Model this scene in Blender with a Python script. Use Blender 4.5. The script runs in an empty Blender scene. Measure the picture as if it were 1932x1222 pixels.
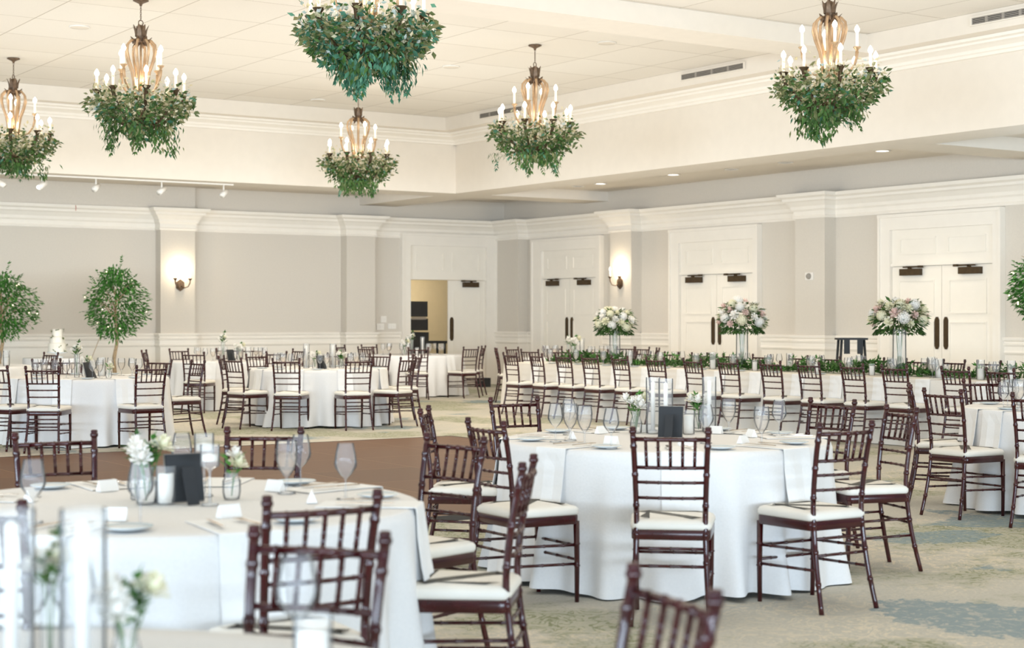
import bpy, math, random
from math import sin, cos, pi, atan2, sqrt, radians
from mathutils import Vector, Matrix

random.seed(7)
COL = bpy.context.scene.collection
scene = bpy.context.scene

# ------------------------------------------------------------------ camera model
F = 3050.0; CX = 966.0; HY = 600.0; EYE = 1.43
FX, FY = 0.5562, 0.8311            # forward in room axes (x along back wall, y along right wall)
BACK_Y = 29.35; RIGHT_X = 19.43
BULK_X = 15.87; BULK_Y = 25.6

def W(lat, d):                      # camera lateral / depth -> room xy
    return (d * FX + lat * FY, d * FY - lat * FX)
def P(px, d):
    return W((px - CX) / F * d, d)
def onY(px, Y=BACK_Y):
    l = (px - CX) / F; d = Y / (FY - FX * l); return d * (FX + FY * l)
def onX(px, X=RIGHT_X):
    l = (px - CX) / F; d = X / (FX + FY * l); return d * (FY - FX * l)
def zat(py, x, y):
    d = x * FX + y * FY; return EYE + (HY - py) * d / F
def onZ(px, py, z):
    d = F * (EYE - z) / (py - HY); return P(px, d)

# ------------------------------------------------------------------ mesh builder
class MB:
    def __init__(s): s.v = []; s.f = []; s.m = []
    def quad(s, a, b, c, d, m=0):
        i = len(s.v); s.v += [a, b, c, d]; s.f.append((i, i+1, i+2, i+3)); s.m.append(m)
    def box(s, x0, x1, y0, y1, z0, z1, m=0):
        if x0 > x1: x0, x1 = x1, x0
        if y0 > y1: y0, y1 = y1, y0
        i = len(s.v)
        s.v += [(x0,y0,z0),(x1,y0,z0),(x1,y1,z0),(x0,y1,z0),(x0,y0,z1),(x1,y0,z1),(x1,y1,z1),(x0,y1,z1)]
        for q in ((0,3,2,1),(4,5,6,7),(0,1,5,4),(1,2,6,5),(2,3,7,6),(3,0,4,7)):
            s.f.append(tuple(i+k for k in q)); s.m.append(m)
        return s
    def tube(s, pts, rad, n=8, m=0, cap=True):
        pts = [Vector(p) for p in pts]
        if not isinstance(rad, (list, tuple)): rad = [rad]*len(pts)
        rings = []
        up = None
        for k, p in enumerate(pts):
            t = (pts[min(k+1, len(pts)-1)] - pts[max(k-1, 0)])
            if t.length < 1e-9: t = Vector((0,0,1))
            t.normalize()
            if up is None:
                up = Vector((0,0,1)) if abs(t.z) < .9 else Vector((1,0,0))
            a = up - t * up.dot(t)
            if a.length < 1e-6: a = t.orthogonal()
            a.normalize(); up = a; b = t.cross(a)
            i = len(s.v)
            for j in range(n):
                w = 2*pi*j/n
                s.v.append(tuple(p + (a*cos(w) + b*sin(w))*rad[k]))
            rings.append(i)
        for k in range(len(rings)-1):
            for j in range(n):
                s.f.append((rings[k]+j, rings[k]+(j+1)%n, rings[k+1]+(j+1)%n, rings[k+1]+j)); s.m.append(m)
        if cap:
            s.f.append(tuple(rings[0]+j for j in reversed(range(n)))); s.m.append(m)
            s.f.append(tuple(rings[-1]+j for j in range(n))); s.m.append(m)
        return s
    def lathe(s, prof, n=20, c=(0,0,0), m=0, sx=1, sy=1):
        rings = []
        for r, z in prof:
            i = len(s.v)
            if r < 1e-5:
                s.v.append((c[0], c[1], c[2]+z)); rings.append((i, 1))
            else:
                for j in range(n):
                    w = 2*pi*j/n; s.v.append((c[0]+r*cos(w)*sx, c[1]+r*sin(w)*sy, c[2]+z))
                rings.append((i, n))
        for (a, na), (b, nb) in zip(rings, rings[1:]):
            for j in range(n):
                k = (j+1) % n
                if na == 1 and nb == 1: continue
                if na == 1: s.f.append((a, b+k, b+j))
                elif nb == 1: s.f.append((a+j, a+k, b))
                else: s.f.append((a+j, a+k, b+k, b+j))
                s.m.append(m)
        return s
    def sphere(s, c, r, n=10, k=7, sz=1, m=0):
        return s.lathe([(r*sin(pi*i/k), -r*sz*cos(pi*i/k)) for i in range(k+1)], n, c, m)
    def leaf(s, p, d, nrm, L, wd, m=0):
        p = Vector(p); d = Vector(d).normalized(); nrm = Vector(nrm)
        sd = d.cross(nrm)
        if sd.length < 1e-4: sd = d.orthogonal()
        sd.normalize(); up = sd.cross(d)
        t = p + d*L - up*L*.12; c = p + d*L*.5 - up*wd*.18
        l = p + d*L*.45 + sd*wd*.5; r = p + d*L*.45 - sd*wd*.5
        i = len(s.v); s.v += [tuple(p), tuple(r), tuple(t), tuple(l), tuple(c)]
        for q in ((0,1,4),(1,2,4),(2,3,4),(3,0,4)): s.f.append(tuple(i+x for x in q)); s.m.append(m)
    def grid(s, fn, nu, nv, m=0, wrap=False):
        i = len(s.v)
        for a in range(nu):
            for b in range(nv): s.v.append(tuple(fn(a/(nu if wrap else nu-1), b/(nv-1))))
        for a in range(nu if wrap else nu-1):
            a2 = (a+1) % nu
            for b in range(nv-1):
                s.f.append((i+a*nv+b, i+a2*nv+b, i+a2*nv+b+1, i+a*nv+b+1)); s.m.append(m)
        return s
    def prism(s, poly, axis, a0, a1, m=0):
        """poly: list of (u,v); extruded along axis 'x','y' or 'z'"""
        n = len(poly); i = len(s.v)
        for a in (a0, a1):
            for u, v in poly:
                s.v.append((a,u,v) if axis == 'x' else (u,a,v) if axis == 'y' else (u,v,a))
        for k in range(n):
            s.f.append((i+k, i+(k+1)%n, i+n+(k+1)%n, i+n+k)); s.m.append(m)
        s.f.append(tuple(i+k for k in reversed(range(n)))); s.m.append(m)
        s.f.append(tuple(i+n+k for k in range(n))); s.m.append(m)
        return s
    def data(s, name, mats, smooth=True):
        me = bpy.data.meshes.new(name); me.from_pydata(s.v, [], s.f)
        for mt in (mats if isinstance(mats, (list, tuple)) else [mats]): me.materials.append(mt)
        me.polygons.foreach_set('material_index', s.m)
        me.polygons.foreach_set('use_smooth', [smooth]*len(s.f))
        me.update()
        return me
    def build(s, name, mats, parent=None, smooth=True, sharp=None, fixn=True):
        me = s.data(name, mats, smooth)
        if fixn:
            import bmesh
            bm = bmesh.new(); bm.from_mesh(me); bmesh.ops.recalc_face_normals(bm, faces=bm.faces); bm.to_mesh(me); bm.free()
        if smooth and sharp is not None:
            try: me.set_sharp_from_angle(angle=radians(sharp))
            except Exception: pass
        o = bpy.data.objects.new(name, me); COL.objects.link(o)
        if parent is not None: o.parent = parent
        return o

def tag(o, label=None, cat=None, group=None, kind=None):
    if label: o['label'] = label
    if cat: o['category'] = cat
    if group: o['group'] = group
    if kind: o['kind'] = kind
    return o
def thing(name, label, cat, loc=(0,0,0), rz=0, group=None):
    o = bpy.data.objects.new(name, None); o.empty_display_size = .1; COL.objects.link(o)
    o.location = loc; o.rotation_euler = (0,0,rz)
    return tag(o, label, cat, group)
def struct(o):
    o['kind'] = 'structure'; return o
KIDS = {}
def kids(o):
    return [c for c in o.children]
def dup(src, loc, rz=0, label=None, group=None, s=None):
    r = src.copy(); COL.objects.link(r); r.location = loc; r.rotation_euler = (0,0,rz)
    if label: r['label'] = label
    if group: r['group'] = group
    if s: r.scale = (s,s,s)
    for c in KIDS.setdefault(src.name, kids(src)):
        d = c.copy(); COL.objects.link(d); d.parent = r
        for g in KIDS.setdefault(c.name, kids(c)):
            e = g.copy(); COL.objects.link(e); e.parent = d
    return r
class Proto:
    """first use moves the built thing itself, later uses copy it"""
    def __init__(s, root): s.r = root; s.used = False
    def put(s, loc, rz=0, label=None, group=None, sc=None):
        if not s.used:
            s.used = True; r = s.r; s.src = r
            KIDS.setdefault(r.name, kids(r))
            for c in kids(r): KIDS.setdefault(c.name, kids(c))
            r.location = loc; r.rotation_euler = (0,0,rz)
            if label: r['label'] = label
            if group: r['group'] = group
            if sc: r.scale = (sc,sc,sc)
            return r
        return dup(s.r, loc, rz, label, group, sc if sc else (1 if s.r.scale[0] != 1 else None))

# ------------------------------------------------------------------ materials
def lin(h):
    h = h.lstrip('#'); o = []
    for i in (0,2,4):
        c = int(h[i:i+2],16)/255; o.append(c/12.92 if c <= .04045 else ((c+.055)/1.055)**2.4)
    return (*o, 1)
def mat(name, col, rough=.6, metal=0, var=.06, scale=8, coat=0, spec=.5, trans=0, emit=None, es=0, bump=0):
    m = bpy.data.materials.new(name); m.use_nodes = True
    nt = m.node_tree; b = nt.nodes['Principled BSDF']
    c = lin(col) if isinstance(col, str) else col
    b.inputs['Roughness'].default_value = rough; b.inputs['Metallic'].default_value = metal
    b.inputs['Specular IOR Level'].default_value = spec
    if coat: b.inputs['Coat Weight'].default_value = coat; b.inputs['Coat Roughness'].default_value = .12
    tc = nt.nodes.new('ShaderNodeTexCoord'); nz = nt.nodes.new('ShaderNodeTexNoise')
    nz.inputs['Scale'].default_value = scale; nz.inputs['Detail'].default_value = 3
    nt.links.new(tc.outputs['Object'], nz.inputs['Vector'])
    r = nt.nodes.new('ShaderNodeValToRGB'); r.color_ramp.elements[0].position = .3; r.color_ramp.elements[1].position = .7
    r.color_ramp.elements[0].color = (*[x*(1-var) for x in c[:3]],1)
    r.color_ramp.elements[1].color = (*[min(1,x*(1+var)) for x in c[:3]],1)
    nt.links.new(nz.outputs['Fac'], r.inputs['Fac']); nt.links.new(r.outputs['Color'], b.inputs['Base Color'])
    if bump:
        bp = nt.nodes.new('ShaderNodeBump'); bp.inputs['Strength'].default_value = bump; bp.inputs['Distance'].default_value = .01
        nt.links.new(nz.outputs['Fac'], bp.inputs['Height']); nt.links.new(bp.outputs['Normal'], b.inputs['Normal'])
    if emit: b.inputs['Emission Color'].default_value = lin(emit); b.inputs['Emission Strength'].default_value = es
    return m
def leafmat(name, cols, rough=.5, tr=.25):
    m = bpy.data.materials.new(name); m.use_nodes = True; nt = m.node_tree; b = nt.nodes['Principled BSDF']
    g = nt.nodes.new('ShaderNodeNewGeometry'); r = nt.nodes.new('ShaderNodeValToRGB')
    el = r.color_ramp.elements
    while len(el) < len(cols): el.new(.5)
    for i, c in enumerate(cols): el[i].position = i/(len(cols)-1); el[i].color = lin(c)
    nt.links.new(g.outputs['Random Per Island'], r.inputs['Fac']); nt.links.new(r.outputs['Color'], b.inputs['Base Color'])
    b.inputs['Roughness'].default_value = rough; b.inputs['Specular IOR Level'].default_value = .35
    t = nt.nodes.new('ShaderNodeBsdfTranslucent'); nt.links.new(r.outputs['Color'], t.inputs['Color'])
    mx = nt.nodes.new('ShaderNodeMixShader'); mx.inputs[0].default_value = tr
    nt.links.new(b.outputs[0], mx.inputs[1]); nt.links.new(t.outputs[0], mx.inputs[2])
    nt.links.new(mx.outputs[0], nt.nodes['Material Output'].inputs['Surface'])
    return m
def glassmat(name, tint=(1,1,1), ior=1.35, body=.06, bodycol=(1,1,1)):
    """thin glass: clear through the face, reflecting towards the rim"""
    m = bpy.data.materials.new(name); m.use_nodes = True; nt = m.node_tree
    for n in list(nt.nodes):
        if n.type == 'BSDF_PRINCIPLED': nt.nodes.remove(n)
    lw = nt.nodes.new('ShaderNodeFresnel'); lw.inputs['IOR'].default_value = ior
    t = nt.nodes.new('ShaderNodeBsdfTransparent'); t.inputs['Color'].default_value = (*tint,1)
    gl = nt.nodes.new('ShaderNodeBsdfGlossy'); gl.inputs['Roughness'].default_value = .04
    df = nt.nodes.new('ShaderNodeBsdfDiffuse'); df.inputs['Color'].default_value = (*bodycol,1)
    m0 = nt.nodes.new('ShaderNodeMixShader'); m0.inputs[0].default_value = body
    nt.links.new(t.outputs[0], m0.inputs[1]); nt.links.new(df.outputs[0], m0.inputs[2])
    m1 = nt.nodes.new('ShaderNodeMixShader')
    nt.links.new(lw.outputs[0], m1.inputs[0]); nt.links.new(m0.outputs[0], m1.inputs[1]); nt.links.new(gl.outputs[0], m1.inputs[2])
    nt.links.new(m1.outputs[0], nt.nodes['Material Output'].inputs['Surface'])
    return m

M = {}
M['wall'] = mat('greige_wallcovering', '#d3cbbf', .8, var=.02, scale=40, spec=.2)
M['bulk'] = mat('warm_white_paint', '#e6ddd0', .8, var=.015, scale=6, spec=.2)
M['trim'] = mat('white_trim_paint', '#efe8dd', .5, var=.012, scale=5, spec=.3)
M['door'] = mat('white_door_paint', '#efe8dc', .45, var=.012, scale=5, spec=.3)
M['wood'] = mat('mahogany_lacquer', '#3c0d0f', .25, var=.25, scale=14, coat=.25)
M['cushion'] = mat('ivory_vinyl_cushion', '#f0ebe1', .5, var=.02, scale=10)
M['linen'] = mat('white_linen', '#eeecea', .9, var=.02, scale=90, spec=.15, bump=.08)
M['linen2'] = mat('pale_ivory_linen', '#ece6dd', .9, var=.02, scale=90, spec=.15, bump=.08)
M['napkin'] = mat('white_napkin_linen', '#f8f7f5', .9, var=.015, scale=80, spec=.15)
M['china'] = mat('white_china', '#e9eef0', .2, var=.01, scale=5)
M['china_rim'] = mat('pale_blue_china_rim', '#c3d3da', .2, var=.03, scale=5)
M['steel'] = mat('polished_flatware', '#c9b9a8', .2, 1, var=.05)
M['bronze'] = mat('aged_bronze', '#6e5a48', .45, .6, var=.3, scale=30)
M['palebronze'] = mat('pale_antique_gold', '#bf9f7c', .4, .35, var=.18, scale=12)
M['dark'] = mat('dark_bronze', '#4a3a26', .4, .5, var=.15, scale=20)
M['black'] = mat('black_board', '#23262a', .6, var=.1)
M['card'] = mat('white_card', '#f6f4f0', .8, var=.01)
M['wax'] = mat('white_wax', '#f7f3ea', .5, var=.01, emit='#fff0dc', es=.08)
M['sleeve'] = mat('cream_candle_sleeve', '#fbf1df', .6, var=.01, emit='#ffe2b8', es=.7)
M['bulb'] = mat('lit_bulb', '#ffffff', .5, var=0, emit='#fff4e0', es=9)
M['fairy'] = mat('fairy_bulb', '#fff4dc', .5, var=0, emit='#ffe9c4', es=2.2)
M['downlight'] = mat('lit_lens', '#ffffff', .5, var=0, emit='#fffaf0', es=4)
M['white'] = mat('white_plastic', '#ebe6de', .5, var=.01)
M['vent'] = mat('grey_vent_metal', '#9b948b', .6, .2, var=.1, scale=60)
M['red'] = mat('red_thread', '#c0583c', .6)
M['cake'] = mat('white_buttercream', '#f5efe2', .6, var=.03, scale=30, bump=.2)
M['trunk'] = mat('pale_bark', '#a68f70', .8, var=.25, scale=30)
M['pot'] = mat('white_glazed_pot', '#e9e4da', .5, var=.02)
M['brownwood'] = mat('brown_wood', '#8a6a4d', .5, var=.2, scale=20)
M['leaf'] = leafmat('ficus_leaf', ['#2c5a24','#407a30','#5c9645','#356b2b'])
M['darkleaf'] = leafmat('deep_green_leaf', ['#2c4820','#3d622e','#557a3c','#315227'])
M['tealleaf'] = leafmat('blue_green_leaf', ['#2a5a46','#447a62','#5f967a','#274f3d'])
M['oliveleaf'] = leafmat('olive_leaf', ['#5f6a42','#7f8458','#4a6038','#9a946a'])
M['paleleaf'] = leafmat('pale_cream_leaf', ['#e6dcc0','#d3c8a0','#f0e6d2','#b5b78f','#e2d8c2'], tr=.4)
M['greylen'] = leafmat('grey_eucalyptus', ['#b9c6c4','#9fb2ab','#d2dad6'], tr=.3)
M['stem'] = mat('green_stem', '#5f7d45', .6)
M['whitepetal'] = leafmat('white_petal', ['#fbf8f2','#f4efe6','#ffffff'], .6, .25)
M['creampetal'] = leafmat('cream_petal', ['#f3eed6','#ece9c8','#f8f3e2'], .6, .25)
M['blushpetal'] = leafmat('blush_petal', ['#eed6cc','#e9c9c0','#f4e2d8'], .6, .25)
M['glass'] = glassmat('clear_glass', (.99,.995,1), 1.22, .09, (.95,.97,1))
M['water'] = glassmat('water_in_glass', (.99,.95,.90), 1.12, .2, (1,.88,.74))
M['vaseglass'] = glassmat('thick_vase_glass', (.985,.99,.99), 1.2, .16, (.95,.96,.97))
M['frost'] = glassmat('frosted_glass', (.9,.91,.92), 1.3, .5, (.92,.93,.94))

# ceiling tiles
def ceilmat():
    m = bpy.data.materials.new('acoustic_ceiling_tile'); m.use_nodes = True; nt = m.node_tree; b = nt.nodes['Principled BSDF']
    tc = nt.nodes.new('ShaderNodeTexCoord'); mp = nt.nodes.new('ShaderNodeMapping')
    mp.inputs['Rotation'].default_value = (0,0,pi/2)
    nt.links.new(tc.outputs['Object'], mp.inputs['Vector'])
    br = nt.nodes.new('ShaderNodeTexBrick'); br.offset = 0; br.inputs['Scale'].default_value = 1
    br.inputs['Brick Width'].default_value = 1.22; br.inputs['Row Height'].default_value = 1.22
    br.inputs['Mortar Size'].default_value = .007; br.inputs['Mortar Smooth'].default_value = .3
    br.inputs['Color1'].default_value = lin('#ece5da'); br.inputs['Color2'].default_value = lin('#e8e0d4'); br.inputs['Mortar'].default_value = lin('#b3a797')
    nt.links.new(mp.outputs[0], br.inputs['Vector'])
    nz = nt.nodes.new('ShaderNodeTexNoise'); nz.inputs['Scale'].default_value = 90; nz.inputs['Detail'].default_value = 4
    nt.links.new(tc.outputs['Object'], nz.inputs['Vector'])
    mx = nt.nodes.new('ShaderNodeMix'); mx.data_type = 'RGBA'; mx.blend_type = 'MULTIPLY'; mx.inputs['Factor'].default_value = .12
    nt.links.new(br.outputs['Color'], mx.inputs['A']); nt.links.new(nz.outputs['Fac'], mx.inputs['B'])
    nt.links.new(mx.outputs['Result'], b.inputs['Base Color']); b.inputs['Roughness'].default_value = .9; b.inputs['Specular IOR Level'].default_value = .1
    return m
M['ceil'] = ceilmat()

def carpetmat():
    m = bpy.data.materials.new('patterned_carpet'); m.use_nodes = True; nt = m.node_tree; b = nt.nodes['Principled BSDF']
    L = nt.links.new
    tc = nt.nodes.new('ShaderNodeTexCoord'); co = tc.outputs['Object']
    def noise(scale, det=4, rough=.6, dist=0, off=(0,0,0)):
        mp = nt.nodes.new('ShaderNodeMapping'); mp.inputs['Location'].default_value = off; L(co, mp.inputs['Vector'])
        n = nt.nodes.new('ShaderNodeTexNoise'); n.inputs['Scale'].default_value = scale; n.inputs['Detail'].default_value = det
        n.inputs['Roughness'].default_value = rough; n.inputs['Distortion'].default_value = dist
        L(mp.outputs[0], n.inputs['Vector']); return n.outputs['Fac']
    def ramp(f, stops):
        r = nt.nodes.new('ShaderNodeValToRGB'); el = r.color_ramp.elements
        while len(el) < len(stops): el.new(.5)
        for i, (p, c) in enumerate(stops): el[i].position = p; el[i].color = c if isinstance(c, tuple) else lin(c)
        L(f, r.inputs['Fac']); return r.outputs['Color']
    def mix(f, a, c2):
        x = nt.nodes.new('ShaderNodeMix'); x.data_type = 'RGBA'; L(f, x.inputs['Factor'])
        if isinstance(a, str): x.inputs['A'].default_value = lin(a)
        else: L(a, x.inputs['A'])
        if isinstance(c2, str): x.inputs['B'].default_value = lin(c2)
        else: L(c2, x.inputs['B'])
        return x.outputs['Result']
    def math_(op, a, c2):
        x = nt.nodes.new('ShaderNodeMath'); x.operation = op; x.use_clamp = True
        for i, q in enumerate((a, c2)):
            if isinstance(q, (int, float)): x.inputs[i].default_value = q
            else: L(q, x.inputs[i])
        return x.outputs[0]
    BK, WH = (0,0,0,1), (1,1,1,1)
    base = ramp(noise(60, 3), [(.3, '#bdb9ae'), (.7, '#cfcbc0')])
    # scrolling leaf lines
    fl = ramp(noise(5.5, 3, .55, 2.2), [(.455, BK), (.485, WH), (.515, WH), (.545, BK)])
    zone = ramp(noise(.55, 2, .5, 0, (3.1, 1.7, 0)), [(.44, BK), (.54, WH)])
    c = mix(math_('MULTIPLY', math_('MULTIPLY', fl, zone), 1.0), base, '#ddd3c0')
    zone2 = ramp(noise(.5, 5, .6, 0, (9.3, 4.2, 0)), [(.50, BK), (.56, WH)])
    c = mix(math_('MULTIPLY', zone2, .42), c, '#9c9f84')
    fl2 = ramp(noise(7, 3, .55, 1.8, (2, 5, 0)), [(.46, BK), (.49, WH), (.52, WH), (.55, BK)])
    c = mix(math_('MULTIPLY', math_('MULTIPLY', fl2, zone2), .8), c, '#7f8664')
    # slate blue ragged patches
    z3 = ramp(noise(.62, 8, .62, .2, (1.35, 7.9, 0)), [(.585, BK), (.60, WH)])
    ed = ramp(noise(15, 5, .7, 1.2), [(.40, (.25,.25,.25,1)), (.47, WH)])
    f3 = math_('MULTIPLY', z3, ed)
    # two patches of the slate blue motif that lie in the right foreground
    for (px, py, rx, ry) in ((1850, 1166, .42, .62), (1775, 1012, .5, .28)):
        x, y = onZ(px, py, 0)
        mp = nt.nodes.new('ShaderNodeMapping'); mp.vector_type = 'POINT'
        mp.inputs['Location'].default_value = (-x, -y, 0); L(co, mp.inputs['Vector'])
        rt = nt.nodes.new('ShaderNodeMapping'); rt.inputs['Rotation'].default_value = (0,0,radians(33.8)); rt.inputs['Scale'].default_value = (1/rx, 1/ry, 1); L(mp.outputs[0], rt.inputs['Vector'])
        ln = nt.nodes.new('ShaderNodeVectorMath'); ln.operation = 'LENGTH'; L(rt.outputs[0], ln.inputs[0])
        wob = nt.nodes.new('ShaderNodeMath'); wob.operation = 'MULTIPLY_ADD'; L(noise(7, 8, .75), wob.inputs[0]); wob.inputs[1].default_value = 1.5; L(ln.outputs['Value'], wob.inputs[2])
        pm = ramp(wob.outputs[0], [(0, WH), (1, WH)])
        lt = nt.nodes.new('ShaderNodeMath'); lt.operation = 'LESS_THAN'; L(wob.outputs[0], lt.inputs[0]); lt.inputs[1].default_value = 1.65
        f3 = math_('MAXIMUM', f3, math_('MULTIPLY', lt.outputs[0], ed))
    c = mix(math_('MULTIPLY', f3, .75), c, '#7f959f')
    L(c, b.inputs['Base Color']); b.inputs['Roughness'].default_value = .95; b.inputs['Specular IOR Level'].default_value = .1
    bp = nt.nodes.new('ShaderNodeBump'); bp.inputs['Strength'].default_value = .25; bp.inputs['Distance'].default_value = .01
    L(noise(220, 2), bp.inputs['Height']); L(bp.outputs[0], b.inputs['Normal'])
    return m
M['carpet'] = carpetmat()
def dancemat():
    m = bpy.data.materials.new('walnut_dance_panels'); m.use_nodes = True; nt = m.node_tree; b = nt.nodes['Principled BSDF']
    tc = nt.nodes.new('ShaderNodeTexCoord')
    br = nt.nodes.new('ShaderNodeTexBrick'); br.offset = 0; br.inputs['Scale'].default_value = 1
    br.inputs['Brick Width'].default_value = 1.1; br.inputs['Row Height'].default_value = 1.1; br.inputs['Mortar Size'].default_value = .006
    br.inputs['Color1'].default_value = lin('#6b421a'); br.inputs['Color2'].default_value = lin('#603a16'); br.inputs['Mortar'].default_value = lin('#86623e')
    nt.links.new(tc.outputs['Object'], br.inputs['Vector'])
    nt.links.new(br.outputs['Color'], b.inputs['Base Color']); b.inputs['Roughness'].default_value = .5; b.inputs['Specular IOR Level'].default_value = .25
    return m
M['dance'] = dancemat()

# ------------------------------------------------------------------ the room
X0, Y0 = -5.0, -3.0
HS, HA, HC = 3.75, 3.94, 5.07     # bulkhead soffit, aisle ceiling, hall ceiling
BW = .78
o = struct(MB().box(X0, RIGHT_X+.3, Y0, BACK_Y+.3, -.15, 0).build('floor', M['carpet'], smooth=False))
DX0, DX1, DY0, DY1 = -2.0, 10.1, 9.8, 16.4
df = MB().box(DX0, DX1, DY0, DY1, .001, .028)
dfo = df.build('dance_floor', M['dance'], smooth=False); dfo['kind'] = 'structure'
e = MB()
e.prism([(DY0-.09,.001),(DY0,.001),(DY0,.03),(DY0-.02,.03)], 'x', DX0, DX1)
e.prism([(DY1+.09,.001),(DY1,.001),(DY1,.03),(DY1+.02,.03)], 'x', DX0, DX1)
e.box(DX1, DX1+.02, DY0, DY1, .001, .03)
e.build('edge_ramp', M['black'], dfo, smooth=False)

struct(MB().box(X0, BULK_X+BW, Y0, BULK_Y+BW, HC, HC+.12).build('ceiling', M['ceil'], smooth=False))
# ceiling beam across the hall
struct(MB().box(X0, 15.3, 14.69, 15.4, 4.83, HC-.002).build('ceiling_beam', M['bulk'], smooth=False))
# bulkheads: faces between hall and aisles
struct(MB().box(BULK_X, BULK_X+BW, Y0, BULK_Y, HS, HC-.002).build('wall_upper_right', M['bulk'], smooth=False))
struct(MB().box(X0, BULK_X+BW, BULK_Y+.001, BULK_Y+BW, HS, HC-.002).build('wall_upper_back', M['bulk'], smooth=False))
# upper band that steps into the hall
struct(MB().box(BULK_X-.57, BULK_X-.002, Y0, BULK_Y-.57, 4.83, HC-.003).build('ceiling_band_right', M['bulk'], smooth=False))
struct(MB().box(X0, BULK_X-.002, BULK_Y-.57, BULK_Y-.002, 4.83, HC-.003).build('ceiling_band_back', M['bulk'], smooth=False))
cp = [(0,4.64),(.06,4.64),(.07,4.675),(.10,4.685),(.12,4.72),(.19,4.745),(.25,4.76),(.26,4.785),(.33,4.795),(.35,4.828),(0,4.828)]
def crown_hall():
    m = MB(); m.prism([(BULK_X-u, z) for u, z in cp], 'y', Y0, BULK_Y-.002)
    a = m.build('trim_1', M['trim'], smooth=False); struct(a)
    m = MB(); m.prism([(BULK_Y-u, z) for u, z in cp], 'x', X0, BULK_X-.002)
    a = m.build('trim_2', M['trim'], smooth=False); struct(a)
crown_hall()
# aisle ceilings and cross beams
struct(MB().box(X0, RIGHT_X+.3, BULK_Y+BW, BACK_Y+.3, HA, HA+.12).build('ceiling_back_aisle', M['bulk'], smooth=False))
struct(MB().box(BULK_X+BW, RIGHT_X+.3, Y0, BULK_Y+BW-.001, HA, HA+.12).build('ceiling_right_aisle', M['bulk'], smooth=False))
struct(MB().box(BULK_X+BW+.001, RIGHT_X-.002, BULK_Y, BULK_Y+BW, HS, HA-.002).build('ceiling_beam.001', M['bulk'], smooth=False))
struct(MB().box(BULK_X+BW+.001, RIGHT_X-.002, 14.75, 15.5, HS, HA-.002).build('ceiling_beam.002', M['bulk'], smooth=False))
struct(MB().box(BULK_X, BULK_X+.85, BULK_Y+BW+.001, BACK_Y-.002, HS, HA-.002).build('ceiling_beam.003', M['bulk'], smooth=False))

# doors: back wall opening
bx0, bx1 = onY(771), onY(914)
bz = zat(528, onY(840), BACK_Y)
w = MB()
w.box(X0, bx0, BACK_Y, BACK_Y+.3, 0, HA)
w.box(bx1, RIGHT_X+.3, BACK_Y, BACK_Y+.3, 0, HA)
w.box(bx0, bx1, BACK_Y, BACK_Y+.3, bz, HA)
struct(w.build('wall_back', M['wall'], smooth=False))
struct(MB().box(RIGHT_X, RIGHT_X+.3, Y0, BACK_Y-.001, 0, HA).build('wall_right', M['wall'], smooth=False))
struct(MB().box(X0, onY(363), BACK_Y-.14, BACK_Y-.002, 3.515, HA-.002).build('wall_back_upper', M['wall'], smooth=False))

PD = .25  # pilaster depth
def frange(wall, a0, a1):
    return (min(a0, a1), max(a0, a1))
def wbox(mb, wall, a0, a1, z0, z1, d0, d1, m=0):
    a0, a1 = frange(wall, a0, a1)
    if wall == 'B': mb.box(a0, a1, BACK_Y-d1, BACK_Y-d0, z0, z1, m)
    else: mb.box(RIGHT_X-d1, RIGHT_X-d0, a0, a1, z0, z1, m)
def wprism(mb, wall, prof, a0, a1, base=0):
    a0, a1 = frange(wall, a0, a1)
    if wall == 'B': mb.prism([(BACK_Y-base-u, z) for u, z in prof], 'x', a0, a1)
    else: mb.prism([(RIGHT_X-base-u, z) for u, z in prof], 'y', a0, a1)

pil_back = [(onY(303, BACK_Y-PD), onY(368, BACK_Y-PD)), (onY(654, BACK_Y-PD), onY(708, BACK_Y-PD))]
pil_right = [(onX(1191, RIGHT_X-PD), onX(1151, RIGHT_X-PD)), (onX(1556, RIGHT_X-PD), onX(1500, RIGHT_X-PD)),
             (onX(978, RIGHT_X-PD), BACK_Y-.003)]
k = 0
for wl, lst in (('B', pil_back), ('R', pil_right)):
    for a0, a1 in lst:
        m = MB(); wbox(m, wl, a0, a1, 0, 3.5, .001, PD)
        struct(m.build('wall_pilaster' + ('' if not k else '.%03d' % k), M['wall'], smooth=False)); k += 1

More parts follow.
